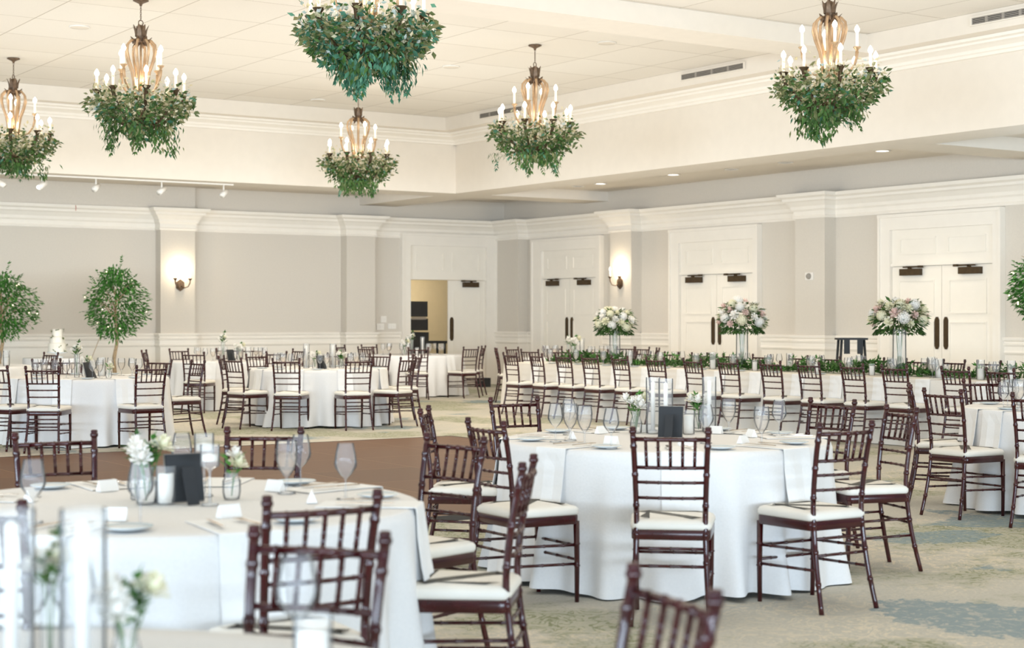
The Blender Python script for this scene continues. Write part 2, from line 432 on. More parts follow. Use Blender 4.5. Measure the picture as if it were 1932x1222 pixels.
# door frames positions (outer) used to interrupt the rails
dB = (onY(757), onY(931))
dR = [(onX(1140), onX(1009.5)), (onX(1438), onX(1270)), (onX(1897), onX(1665))]
RAIL = [(0,.0),(.035,0),(.035,.17),(.02,.2),(.012,.2),(.012,.885),(.03,.895),(.045,.92),(.03,.95),(.03,1.01),(.05,1.03),(.055,1.05),(.035,1.06),(.035,1.085),(.06,1.10),(.07,1.135),(.06,1.145),(0,1.145)]
CRN = [(0,3.10),(.025,3.10),(.035,3.13),(.02,3.15),(.02,3.22),(.05,3.25),(.06,3.30),(.12,3.37),(.15,3.39),(.16,3.43),(.21,3.46),(.23,3.512),(0,3.512)]
def runs(lo, hi, cuts):
    out = []; a = lo
    for c0, c1 in sorted(cuts):
        if c0 > a: out.append((a, c0))
        a = max(a, c1)
    if hi > a: out.append((a, hi))
    return out
def wrap(mb, wall, prof, a0, a1, base, side0=True, side1=True):
    pts = []
    for u, z in prof:
        line = [(a0-u, .001), (a0-u, base+u), (a1+u, base+u), (a1+u, .001)]
        if not side1: line = [(a0-u, .001), (a0-u, base+u), (a1, base+u), (a1, base+u)]
        pts.append([(a, BACK_Y-d, z) if wall == 'B' else (RIGHT_X-d, a, z) for a, d in line])
    for p, q in zip(pts, pts[1:]+pts[:1]):
        for i in range(3):
            if p[i] != p[i+1]: mb.quad(p[i], p[i+1], q[i+1], q[i])
tr = MB()
for a0, a1 in runs(X0, RIGHT_X-.004, pil_back+[dB]): wprism(tr, 'B', RAIL, a0, a1)
for a0, a1 in pil_back: wrap(tr, 'B', RAIL, a0, a1, PD)
struct(tr.build('trim_3', M['trim'], smooth=False))
tr = MB()
for a0, a1 in runs(Y0, BACK_Y-.08, pil_right+dR): wprism(tr, 'R', RAIL, a0, a1)
for a0, a1 in pil_right: wrap(tr, 'R', RAIL, a0, min(a1, BACK_Y-.004), PD, True, a1 < BACK_Y-.1)
struct(tr.build('trim_4', M['trim'], smooth=False))
tr = MB()
for a0, a1 in runs(X0, RIGHT_X-.004, pil_back): wprism(tr, 'B', CRN, a0, a1)
for a0, a1 in pil_back: wrap(tr, 'B', CRN, a0, a1, PD)
struct(tr.build('trim_5', M['trim'], smooth=False))
tr = MB()
for a0, a1 in runs(Y0, BACK_Y-.24, pil_right): wprism(tr, 'R', CRN, a0, a1)
for a0, a1 in pil_right: wrap(tr, 'R', CRN, a0, min(a1, BACK_Y-.004), PD, True, a1 < BACK_Y-.1)
struct(tr.build('trim_6', M['trim'], smooth=False))

def panel_mould(mb, wall, a0, a1, z0, z1, d, w_=.03, t=.018):
    wbox(mb, wall, a0, a1, z0, z0+w_, d, d+t); wbox(mb, wall, a0, a1, z1-w_, z1, d, d+t)
    wbox(mb, wall, a0, a0+w_, z0+w_, z1-w_, d, d+t); wbox(mb, wall, a1-w_, a1, z0+w_, z1-w_, d, d+t)
def make_door(name, wall, o0, o1, z_top, i0, i1, zdoor, split, lab, open_left=False):
    """o: outer casing, i: opening, zdoor: top of the leaves"""
    o0, o1 = min(o0,o1), max(o0,o1); i0, i1 = min(i0,i1), max(i0,i1)
    root = thing(name, lab, 'door'); root['kind'] = 'structure'
    m = MB()
    wbox(m, wall, o0, i0, 0, z_top, .002, .09); wbox(m, wall, i1, o1, 0, z_top, .002, .09)
    wbox(m, wall, i0, i1, z_top-.2, z_top, .002, .09)
    wbox(m, wall, o0-.04, o0, 0, z_top+.0, .002, .12); wbox(m, wall, o1, o1+.04, 0, z_top, .002, .12)
    wbox(m, wall, o0-.04, o1+.04, z_top, z_top+.05, .002, .13)
    m.build('frame', M['trim'], root, smooth=False)
    # transom with two raised panels
    m = MB(); wbox(m, wall, i0, i1, zdoor+.02, z_top-.2, .002, .03); wbox(m, wall, i0, i1, zdoor, zdoor+.05, .002, .07)
    mid = (i0+i1)/2; g = (i1-i0)*.08
    for a, b2 in ((i0+g, mid-g*.7), (mid+g*.7, i1-g)): panel_mould(m, wall, a, b2, zdoor+.18, z_top-.33, .03)
    m.build('transom_panel', M['door'], root, smooth=False)
    leaves = [(i0+.005, mid-.004), (mid+.004, i1-.005)]
    for k_, (a, b2) in enumerate(leaves):
        if open_left and k_ == 0: continue
        m = MB(); wbox(m, wall, a, b2, .01, zdoor-.01, .004, .035)
        g = (b2-a)*.14
        zz = [(.14,.60),(.72,1.38),(1.50,zdoor-.22)]
        for z0, z1 in zz: panel_mould(m, wall, a+g, b2-g, z0, z1, .035, .025, .016)
        lf = m.build('door_leaf', M['door'], root, smooth=False)
        # closer
        inner = b2 if k_ == 0 else a; outer = a if k_ == 0 else b2
        c0 = outer + (inner-outer)*.22; c1 = outer + (inner-outer)*.62
        m = MB(); wbox(m, wall, c0, c1, zdoor-.15, zdoor-.045, .036, .12)
        wbox(m, wall, c0+(c1-c0)*.2, c1+(c1-c0)*.12, zdoor-.03, zdoor-.008, .10, .13)
        wbox(m, wall, c0+(c1-c0)*.45, c0+(c1-c0)*.55, zdoor-.05, zdoor-.008, .08, .13)
        wbox(m, wall, c1-(c1-c0)*.0, c1+(c1-c0)*.18, zdoor-.036, zdoor-.0, .10, .15)
        cl = m.build('door_closer', M['dark'], lf, smooth=False); cl['label'] = 'dark bronze door closer'
        s_ = 1 if outer > inner else -1
        pc = inner + s_*.085
        m = MB()
        poly = [(pc-.045,.98),(pc+.045,.98),(pc+.045,1.40),(pc+.025,1.44),(pc-.025,1.44),(pc-.045,1.40)]
        poly = [(pc-.045,1.0),(pc-.02,.95),(pc+.02,.95),(pc+.045,1.0),(pc+.045,1.40),(pc+.02,1.45),(pc-.02,1.45),(pc-.045,1.40)]
        if wall == 'B': m.prism(poly, 'y', BACK_Y-.036, BACK_Y-.05)
        else: m.prism(poly, 'x', RIGHT_X-.036, RIGHT_X-.05)
        pl = m.build('push_plate', M['dark'], lf, smooth=False); pl['label'] = 'dark bronze push plate'
        m = MB(); wbox(m, wall, pc-.013, pc+.013, .62, .65, .036, .05); m.build('keyhole', M['black'], lf, smooth=False)
    return root
ztB = zat(447, onY(840), BACK_Y)
make_door('door_1', 'B', dB[0], dB[1], ztB-.0, bx0, bx1, bz, 840, 'white panelled double door in the back wall with its left leaf open', True)
zr = 3.02
dlabs = ['white panelled double door in the right wall nearest the room corner', 'white panelled double door in the right wall, middle of three', 'white panelled double door in the right wall nearest the camera']
for n_, ((a0, a1), (p0, p1), pc_, py_) in enumerate(zip(dR, ((1027,1130),(1287,1427),(1686,1880)), (1080,1360,1785), (524.5,516.5,499.5))):
    i0, i1 = onX(p1), onX(p0)
    make_door('door_%d' % (n_+2), 'R', a0+.04, a1-.04, 3.03, i0, i1, zat(py_, RIGHT_X, onX(pc_)), pc_, dlabs[n_])

# room beyond the open leaf
hx0, hx1 = bx0-1.5, bx1+3.0
m = MB(); m.box(hx0, hx1, BACK_Y+3.2, BACK_Y+3.35, 0, 2.75); m.box(hx0-.15, hx0, BACK_Y+.301, BACK_Y+3.35, 0, 2.75); m.box(hx1, hx1+.15, BACK_Y+.301, BACK_Y+3.35, 0, 2.75)
struct(m.build('wall_corridor', mat('beige_corridor_paint', '#cdbf9f', .8, var=.02), smooth=False))
struct(MB().box(hx0, hx1, BACK_Y+.301, BACK_Y+3.2, 2.6, 2.75).build('ceiling_corridor', M['bulk'], smooth=False))
struct(MB().box(hx0, hx1, BACK_Y+.301, BACK_Y+3.2, -.15, 0).build('floor_corridor', M['carpet'], smooth=False))
# stacked black equipment in the doorway
ex, ey = onY(771, BACK_Y+1.6), BACK_Y+1.6
eq = thing('equipment_rack', 'tall stack of black audio cases seen through the open doorway', 'equipment rack', (ex+.05, ey, 0))
for z0, z1, w_ in ((.0,.75,.42),(.76,1.12,.40),(1.16,1.42,.36),(1.46,1.80,.34)):
    MB().box(-w_/2, w_/2+.12, -.25, .25, z0, z1).build('case', M['black'], eq, smooth=False)
MB().box(-.12,.25,-.255,-.25,1.40,1.455).build('grey_panel', M['vent'], eq, smooth=False)
tx = onY(812, BACK_Y+1.9)
ct = thing('equipment_cart', 'low black cart beyond the open doorway', 'cart', (tx, BACK_Y+1.9, 0))
MB().box(-.32,.32,-.2,.2,.86,.92).build('cart_top', M['black'], ct, smooth=False)
for sx in (-1,1):
    for sy in (-1,1): MB().box(sx*.28-.02, sx*.28+.02, sy*.16-.02, sy*.16+.02, .001,.86).build('leg', M['black'], ct, smooth=False)
hc = bpy.data.lights.new('corridor_lamp', 'POINT'); hc.energy = 70; hc.color = (1,.9,.72); hc.shadow_soft_size = .3
ho = bpy.data.objects.new('corridor_lamp', hc); ho.location = (bx0+1.4, BACK_Y+1.7, 2.3); COL.objects.link(ho)

# wall plates, strobe, stop
def plate(px, py, wpx, hpx, wall, label, base=0):
    if wall == 'B': a = onY(px); d = a*FX+BACK_Y*FY; z = zat(py, a, BACK_Y)
    else: a = onX(px, RIGHT_X-base); d = RIGHT_X*FX+a*FY; z = zat(py, RIGHT_X-base, a)
    wv = wpx*d/F/ (.83 if wall == 'B' else .62); hv = hpx*d/F
    m = MB(); wbox(m, wall, a-wv/2, a+wv/2, z-hv/2, z+hv/2, base+.002, base+.02)
    return m, a, z, wv, hv
for (px, py, wp, hp, lab) in ((723,602,10,12,'white thermostat plate left of the open double door'),(739,615,14,10,'white triple light switch plate nearest the open double door'),(717,616,13,12,'white double light switch plate beside the pilaster edge')):
    m, a, z, wv, hv = plate(px, py, wp, hp, 'B', lab)
    o = m.build('wall_switch', M['white'], None, smooth=False); tag(o, lab, 'wall switch')
    for q in (-1,0,1):
        m = MB(); wbox(m, 'B', a+q*wv*.28-.012, a+q*wv*.28+.012, z-hv*.22, z+hv*.22, .02, .028)
        m.build('toggle', M['white'], o, smooth=False)
m, a, z, wv, hv = plate(1528, 521, 13, 14, 'R', '', PD)
o = m.build('alarm_strobe', M['white'], None, smooth=False); tag(o, 'white square fire alarm strobe on the right wall pilaster', 'alarm')
MB().lathe([(.05,0),(.05,.02),(.03,.045),(0,.045)], 12).build('strobe_lens', M['vent'], o)
o.children[0].rotation_euler = (0,-pi/2,0); o.children[0].location = (RIGHT_X-PD-.02, a, z)

# vents in the upper band
for n_, (p0, p1) in enumerate(((905,988),(1285,1407),(1832,1960))):
    a1, a0 = onX(p0, BULK_X-.57), onX(p1, BULK_X-.57)
    o = thing('ceiling_vent', ['slim linear air vent in the ceiling band nearest the far corner','slim linear air vent in the ceiling band above the middle door','slim linear air vent in the ceiling band at the top right corner'][n_], 'vent', (BULK_X-.575, (a0+a1)/2, 4.965), 0, 'linear vents in the ceiling band')
    h = (a1-a0)/2
    m = MB(); m.box(0,-.02,-h,h,-.055,-.04); m.box(0,-.02,-h,h,.04,.055); m.box(0,-.02,-h,-h+.03,-.04,.04); m.box(0,-.02,h-.03,h,-.04,.04)
    m.build('vent_frame', M['bulk'], o, smooth=False)
    m = MB(); m.box(0,-.004,-h+.03,h-.03,-.04,.04); m.build('vent_back', M['black'], o, smooth=False)
    m = MB()
    for q in (-.028,-.008,.012,.032): m.box(-.003,-.015,-h+.03,h-.03,q-.005,q+.005)
    for q in range(1,4): m.box(-.003,-.017,-h+q*h/2-.02,-h+q*h/2+.02,-.04,.04)
    m.build('slat', M['vent'], o, smooth=False)
# ceiling speakers and downlights
for n_, (px, py, lab) in enumerate(((150,50,'round white ceiling speaker between the two left chandeliers'),(851,125,'round white ceiling speaker left of the central chandelier'),(600,188,'round white ceiling speaker left of the smallest chandelier'),(595,60,'round white ceiling speaker behind the big top chandelier'),(1145,80,'round white ceiling speaker beside the ceiling beam'))):
    x, y = onZ(px, py, HC)
    o = thing('ceiling_speaker', lab, 'ceiling speaker', (x, y, HC), 0, 'round ceiling speakers')
    MB().lathe([(.125,0),(.13,-.012),(.115,-.016)], 24).build('speaker_rim', M['white'], o)
    MB().lathe([(.115,-.014),(0,-.014)], 24).build('speaker_grille', mat('speaker_grille','#ddd3c4',.8) if 'grl' not in M else M['grl'], o)
for n_, (px, py, lit) in enumerate(((1133,346,1),(1270,329,1),(1482,306,0),(1665,284,1),(1090,351,0),(1380,319,0))):
    x, y = onZ(px, py, HA)
    o = thing('ceiling_light', ['lit','lit','unlit','lit','unlit','unlit'][n_] + ' recessed ceiling light in the right aisle, ' + ['farthest lit one','middle lit one','between the middle and nearest lit ones','nearest lit one','farthest of all by the corner','just right of the middle lit one'][n_], 'ceiling light', (x, y, HA), 0, 'recessed lights in the right aisle')
    MB().lathe([(.10,-.001),(.125,-.001),(.125,-.012),(.10,-.012),(.10,-.001)], 24).build('trim_ring', M['white'], o)
    MB().lathe([(.10,-.004),(0,-.004)], 24).build('lens', M['downlight'] if lit else M['vent'], o)
    if lit:
        l = bpy.data.lights.new('downlight_lamp', 'SPOT'); l.energy = 90; l.spot_size = radians(95); l.spot_blend = .7; l.color = (1,.9,.76); l.shadow_soft_size = .1
        lo = bpy.data.objects.new('downlight_lamp', l); lo.location = (x, y, HA-.03); COL.objects.link(lo)

# track lights on the back aisle ceiling
tz = HS
ty = BULK_Y+BW*.45
MB_ = MB(); MB_.box(onY(-60, ty), onY(440, ty), ty-.02, ty+.02, tz-.025, tz-.001)
o = MB_.build('lighting_track', M['white'], None, smooth=False); tag(o, 'thin white lighting track under the back bulkhead', 'track')
tlabs = ['white track spotlight cut by the left edge of the photo','white track spotlight above the left ficus, second from left','white track spotlight above the right ficus, third from left','white track spotlight above the wall sconce, fourth from left','white track spotlight at the right end of the track']
for n_, px in enumerate((-2, 80, 181, 305, 422)):
    x = onY(px, ty)
    o = thing('track_spotlight', tlabs[n_], 'spotlight', (x, ty, tz-.026), 0, 'spotlights on the back track')
    MB().tube([(0,0,0),(0,0,-.10)], .014, 8).build('stem', M['white'], o)
    a = [(.06,-.02),(-.055,.02),(-.05,-.02),(-.06,.0),(-.05,.01)][n_]
    MB().tube([(-a[0]*1.1,-a[1],-.10),(a[0]*1.2,a[1]-.06,-.185)], [.036,.05], 12).build('lamp_head', M['white'], o)
    MB().tube([(a[0]*1.2,a[1]-.06,-.185),(a[0]*1.25,a[1]-.063,-.189)], [.042,.042], 12).build('lens', M['downlight'] if n_ == 1 else M['white'], o)
# stray red thread on the crown
x = onY(135); MB().box(x-.004, x+.004, BACK_Y-.24, BACK_Y-.235, 3.40, 3.50).build('red_thread', M['red'], None)
tag(bpy.data.objects['red_thread'], 'short red thread hanging on the back wall crown moulding', 'thread')

# sconces
def sconce(loc, rz, lab):
    o = thing('wall_sconce', lab, 'wall sconce', loc, rz, 'bronze candle sconces')
    # local: wall behind at +y, arms towards -y
    m = MB(); hexa = [(.09*cos(pi/6+i*pi/3), .115*sin(pi/6+i*pi/3)) for i in range(6)]
    m.prism(hexa, 'y', 0, -.03); m.prism([(u*.7, v*.7) for u, v in hexa], 'y', -.03, -.05); m.build('backplate', M['bronze'], o, smooth=False)
    for s in (-1, 1):
        m = MB(); m.tube([(0,-.04,-.01),(s*.05,-.09,-.05),(s*.11,-.13,-.03),(s*.145,-.14,.04),(s*.15,-.14,.09)], [.012,.011,.010,.012,.014], 8)
        m.lathe([(.006,.08),(.02,.10),(.042,.125),(.042,.13),(.012,.13)], 10, (s*.15,-.14,0))
        ar = m.build('arm', M['bronze'], o)
        MB().tube([(s*.15,-.14,.13),(s*.15,-.14,.24)], .012, 8).build('candle_sleeve', M['sleeve'], ar)
        MB().lathe([(.004,.24),(.016,.262),(.014,.285),(0,.32)], 8, (s*.15,-.14,0)).build('bulb', M['bulb'], ar)
    return o
def lamp(loc, e_, r=.08, col=(1,.83,.6)):
    l = bpy.data.lights.new('lamp', 'POINT'); l.energy = e_; l.color = col; l.shadow_soft_size = r
    lo = bpy.data.objects.new('lamp', l); lo.location = loc; COL.objects.link(lo); return lo
sx = (pil_back[0][0]+pil_back[0][1])/2
sz = zat(538, sx, BACK_Y-PD)
sconce((sx+.04, BACK_Y-PD-.001, sz), 0, 'bronze two-candle sconce on the back wall pilaster right of the ficus tree'); lamp((sx+.04, BACK_Y-PD-.15, sz+.29), 11, .05)
sy = (pil_right[0][0]+pil_right[0][1])/2
sz2 = zat(534, RIGHT_X-PD, sy)
sconce((RIGHT_X-PD-.001, sy, sz2), -pi/2, 'bronze two-candle sconce on the right wall between two double doors'); lamp((RIGHT_X-PD-.15, sy, sz2+.29), 11, .05)
# ---- doorstop box at the open leaf
x, y = P(911, 33.6)
tag(MB().box(-.13,.13,-.1,.1,.001,.19).build('door_stop_box', M['black'], None, smooth=False), 'small black box on the floor at the foot of the back double door', 'box').location = (x, y, 0)

# ------------------------------------------------------------------ chandeliers
def strand(mb, p, d, n, L, wd, droop=.3, m=0, rnd=random):
    p = Vector(p); d = Vector(d).normalized()
    for i in range(n):
        d = (d + Vector((rnd.uniform(-.15,.15), rnd.uniform(-.15,.15), -droop*.35))).normalized()
        q = p + d*L*.55
        for s in (-1, 1):
            sd = d.cross(Vector((0,0,1)))
            if sd.length < .1: sd = Vector((1,0,0))
            sd.normalize()
            mb.leaf(q, d*.6 + sd*s*.7 + Vector((0,0,rnd.uniform(-.3,.2))), (rnd.uniform(-.6,.6), rnd.uniform(-.6,.6), 1), L*rnd.uniform(.8,1.2), wd, m)
        p = q
    mb.leaf(p, d, (0,0,1), L, wd, m)
def greenery_mesh(seed, hang=1.0, dens=1.0, teal=.2):
    rnd = random.Random(seed)
    low, pale = MB(), MB()
    lobes = [(rnd.uniform(0, 6.28), rnd.uniform(.18,.50), rnd.uniform(.08,.20)*hang) for _ in range(11)]
    def col(z):
        u = rnd.random()
        if u < teal: return 2
        return 1 if u < teal + .30 + .6*max(0, (z+1.36)/.3) else 0
    # collar of mixed leaves lying on the arms
    for i in range(int(900*dens)):
        a = rnd.uniform(0, 2*pi); r = .61*sqrt(rnd.uniform(.02,1)); q = r/.61
        z = -1.40 + .22*q + rnd.gauss(0, .06)
        d = Vector((cos(a)*.6+rnd.uniform(-1,1), sin(a)*.6+rnd.uniform(-1,1), rnd.uniform(-.8,.6)))
        L = rnd.uniform(.05,.09)
        low.leaf((r*cos(a), r*sin(a), z), d, (rnd.uniform(-1,1), rnd.uniform(-1,1), rnd.uniform(-.2,1)), L, L*rnd.uniform(.4,.62), col(z))
    for i in range(int(620*dens)):
        a = rnd.uniform(0, 2*pi); r = .50*sqrt(rnd.random()); q = r/.50
        z = -1.50 + .22*q*q + rnd.gauss(0, .045)
        L = rnd.uniform(.05,.09)
        low.leaf((r*cos(a), r*sin(a), z), (cos(a)*.4+rnd.uniform(-1,1), sin(a)*.4+rnd.uniform(-1,1), rnd.uniform(-1,.2)), (rnd.uniform(-1,1), rnd.uniform(-1,1), rnd.uniform(-.2,1)), L, L*.5, col(z))
    # drooping bunches below
    for (a, r, dep) in lobes:
        cx_, cy_ = r*cos(a), r*sin(a)
        for i in range(int(52*dens)):
            t = rnd.random(); z = -1.42 - dep*t*1.5; w_ = .13*(1-.6*t)
            low.leaf((cx_+rnd.gauss(0,w_*.6), cy_+rnd.gauss(0,w_*.6), z), (rnd.uniform(-.6,.6)+cos(a)*.3, rnd.uniform(-.6,.6)+sin(a)*.3, -1), (cos(a)+rnd.uniform(-.5,.5), sin(a)+rnd.uniform(-.5,.5), .4), rnd.uniform(.05,.09), rnd.uniform(.02,.034), 2 if rnd.random() < teal*1.6 else (1 if rnd.random() < .2 else 0))
        strand(low, (cx_, cy_, -1.45-dep), (cos(a)*.3, sin(a)*.3, -.9), rnd.randint(2,4), .06, .024, .2, 2 if rnd.random() < teal*2 else 0, rnd)
    # loose sprigs sticking out
    for i in range(11):
        a = rnd.uniform(0, 2*pi); r = rnd.uniform(.42,.56)
        strand(low, (r*cos(a), r*sin(a), -1.2), (cos(a), sin(a), rnd.uniform(-.2,.7)), rnd.randint(2,5), .055, .034, .5, rnd.choice((0,1,1)), rnd)
    for i in range(int(1250*dens)):
        a = rnd.uniform(0, 2*pi); r = .56*sqrt(rnd.uniform(.03,1)); q = r/.56
        z = -1.29 + .16*q + rnd.gauss(0, .085)
        d = Vector((rnd.uniform(-1,1), rnd.uniform(-1,1), rnd.uniform(-.5,1)))
        L = rnd.uniform(.04,.07)
        u = rnd.random()
        pale.leaf((r*cos(a), r*sin(a), z), d, (rnd.uniform(-1,1), rnd.uniform(-1,1), rnd.uniform(0,1)), L, L*.62, 1 if u < .16 else (2 if u < .22+teal*.5 else 0))
    return (low.data('greenery', [M['darkleaf'], M['oliveleaf'], M['tealleaf']], False), pale.data('pale_foliage', [M['paleleaf'], M['darkleaf'], M['greylen']], False))

def chand_parts():
    """shared meshes; local origin at the ceiling"""
    d = {}
    d['canopy'] = MB().lathe([(0,0),(.085,0),(.09,-.012),(.05,-.03),(.02,-.045),(.012,-.07),(0,-.07)], 20).data('canopy', M['bronze'])
    m = MB()
    for i in range(7):
        z = -.07-.022*i; w_ = .009
        pts = [(w_*cos(t), 0, z-.014+.016*sin(t)) if i % 2 else (0, w_*cos(t), z-.014+.016*sin(t)) for t in [2*pi*k/8 for k in range(9)]]
        m.tube(pts, .0028, 5, 0, False)
    pts = [(.03*cos(t), 0, -.262+.03*sin(t)) for t in [2*pi*k/12 for k in range(13)]]
    m.tube(pts, .006, 6, 0, False)
    d['chain'] = m.data('chain', M['bronze'])
    m = MB(); m.lathe([(0,-.285),(.03,-.29),(.05,-.31),(.045,-.40),(.06,-.47),(.035,-.49),(0,-.49)], 16)
    for i in range(8):
        a = 2*pi*i/8
        for (z0, r0, z1, r1, wd) in ((-.42,.06,-.29,.095,.05),(-.50,.09,-.43,.13,.06),(-.44,.05,-.54,.10,.05)):
            ca, sa = cos(a), sin(a)
            m.grid(lambda u, v: ((r0+(r1-r0)*v**2.2)*ca - sa*wd*(u-.5)*(1-.75*v**3), (r0+(r1-r0)*v**2.2)*sa + ca*wd*(u-.5)*(1-.75*v**3), z0+(z1-z0)*v), 3, 5)
    d['crown'] = m.data('crown', M['bronze'])
    d['cage'] = MB().tube([(.07,0,-.46),(.12,0,-.47),(.165,0,-.52),(.175,0,-.60),(.15,0,-.70),(.105,0,-.82),(.085,0,-.93),(.07,0,-1.10)], [.013,.014,.015,.016,.016,.016,.014,.012], 8).data('cage_rod', M['palebronze'])
    d['stemrod'] = MB().tube([(0,0,-.45),(0,0,-1.2)], [.012,.016], 8).data('centre_rod', M['palebronze'])
    d['up'] = MB().tube([(.06,0,-1.05),(.12,0,-1.08),(.20,0,-1.05),(.26,0,-.97),(.285,0,-.88),(.29,0,-.82)], [.012,.012,.013,.014,.016,.019], 8).lathe([(.012,-.82),(.02,-.80),(.04,-.78),(.042,-.772),(.014,-.775)], 12, (.29,0,0)).data('upper_arm', M['palebronze'])
    d['lo'] = MB().tube([(.03,0,-1.45),(.12,0,-1.47),(.26,0,-1.40),(.38,0,-1.28),(.46,0,-1.18),(.49,0,-1.10)], [.014,.014,.015,.017,.020,.024], 8).lathe([(.02,-1.11),(.028,-1.08),(.05,-1.05),(.054,-1.042),(.016,-1.046)], 12, (.49,0,0)).data('lower_arm', M['dark'])
    d['bowl'] = MB().lathe([(0,-1.52),(.03,-1.50),(.05,-1.46),(.10,-1.44),(.12,-1.40),(.06,-1.36),(.03,-1.25),(.03,-1.1)], 18).data('bowl', M['dark'])
    return d
CP = chand_parts()
def sub(name, me, parent, rz=0, loc=(0,0,0)):
    o = bpy.data.objects.new(name, me); COL.objects.link(o); o.parent = parent; o.rotation_euler = (0,0,rz); o.location = loc; return o
SLV_U = MB().tube([(.29,0,-.775),(.29,0,-.625)], .0155, 10).data('candle_sleeve', M['sleeve'])
SLV_L = MB().tube([(.49,0,-1.046),(.49,0,-.90)], .0155, 10).data('candle_sleeve', M['sleeve'])
bp_ = [(.008,0),(.024,.022),(.027,.042),(.018,.066),(.005,.085),(0,.09)]
BLB_U = MB().lathe([(r,z-.626) for r,z in bp_], 10, (.29,0,0)).data('bulb', M['bulb'])
BLB_L = MB().lathe([(r,z-.901) for r,z in bp_], 10, (.49,0,0)).data('bulb', M['bulb'])
GREEN = [greenery_mesh(11, 1.0, 1.0, .06), greenery_mesh(23, .75, .85, .04), greenery_mesh(35, .85, .8, .08), greenery_mesh(41, 1.0, 1.5, .4)]
def chandelier(x, y, rz, gi, lab, e_=11):
    o = thing('chandelier', lab, 'chandelier', (x, y, HC-.001), rz, 'greenery-draped chandeliers')
    sub('canopy', CP['canopy'], o); sub('chain', CP['chain'], o); sub('crown', CP['crown'], o)
    sub('centre_rod', CP['stemrod'], o); sub('bowl', CP['bowl'], o)
    for i in range(8): sub('cage_rod', CP['cage'], o, 2*pi*i/8)
    for i in range(4):
        a = sub('upper_arm', CP['up'], o, 2*pi*i/4+.35); sub('candle_sleeve', SLV_U, a); sub('bulb', BLB_U, a)
    for i in range(8):
        a = sub('lower_arm', CP['lo'], o, 2*pi*(i+.5)/8); sub('candle_sleeve', SLV_L, a); sub('bulb', BLB_L, a)
    sub('greenery', GREEN[gi][0], o); sub('pale_foliage', GREEN[gi][1], o)
    lamp((x, y, HC-.95), e_, .1, (1,.9,.74))
    return o
CHAND = [
 (12.24,17.74,.3,2,'greenery-draped bronze chandelier with full chain visible, right of centre'),
 (12.28,22.75,1.1,1,'smallest and farthest greenery-draped bronze chandelier, in the middle of the photo'),
 (6.79,22.7,.8,1,'greenery-draped bronze chandelier cut by the left edge of the photo'),
 (6.76,17.74,.15,0,'full greenery-draped bronze chandelier hanging between the left-edge one and the big top one'),
 (6.67,12.2,.5,3,'biggest nearest chandelier with long teal-green garland, cut by the top edge'),
 (12.3,12.34,.62,0,'bronze chandelier with lush garland near the top right, below the ceiling beam')]
for x, y, rz, gi, lab in CHAND: chandelier(x, y, rz, gi, lab)
for x, y in ((1.2,22.7),(1.2,17.7),(1.2,12.3),(1.2,6.8),(6.7,6.8),(12.3,6.8),(6.7,1.5),(12.3,1.5)):
    lamp((x, y, HC-.75), 30, .3, (1,.9,.74))
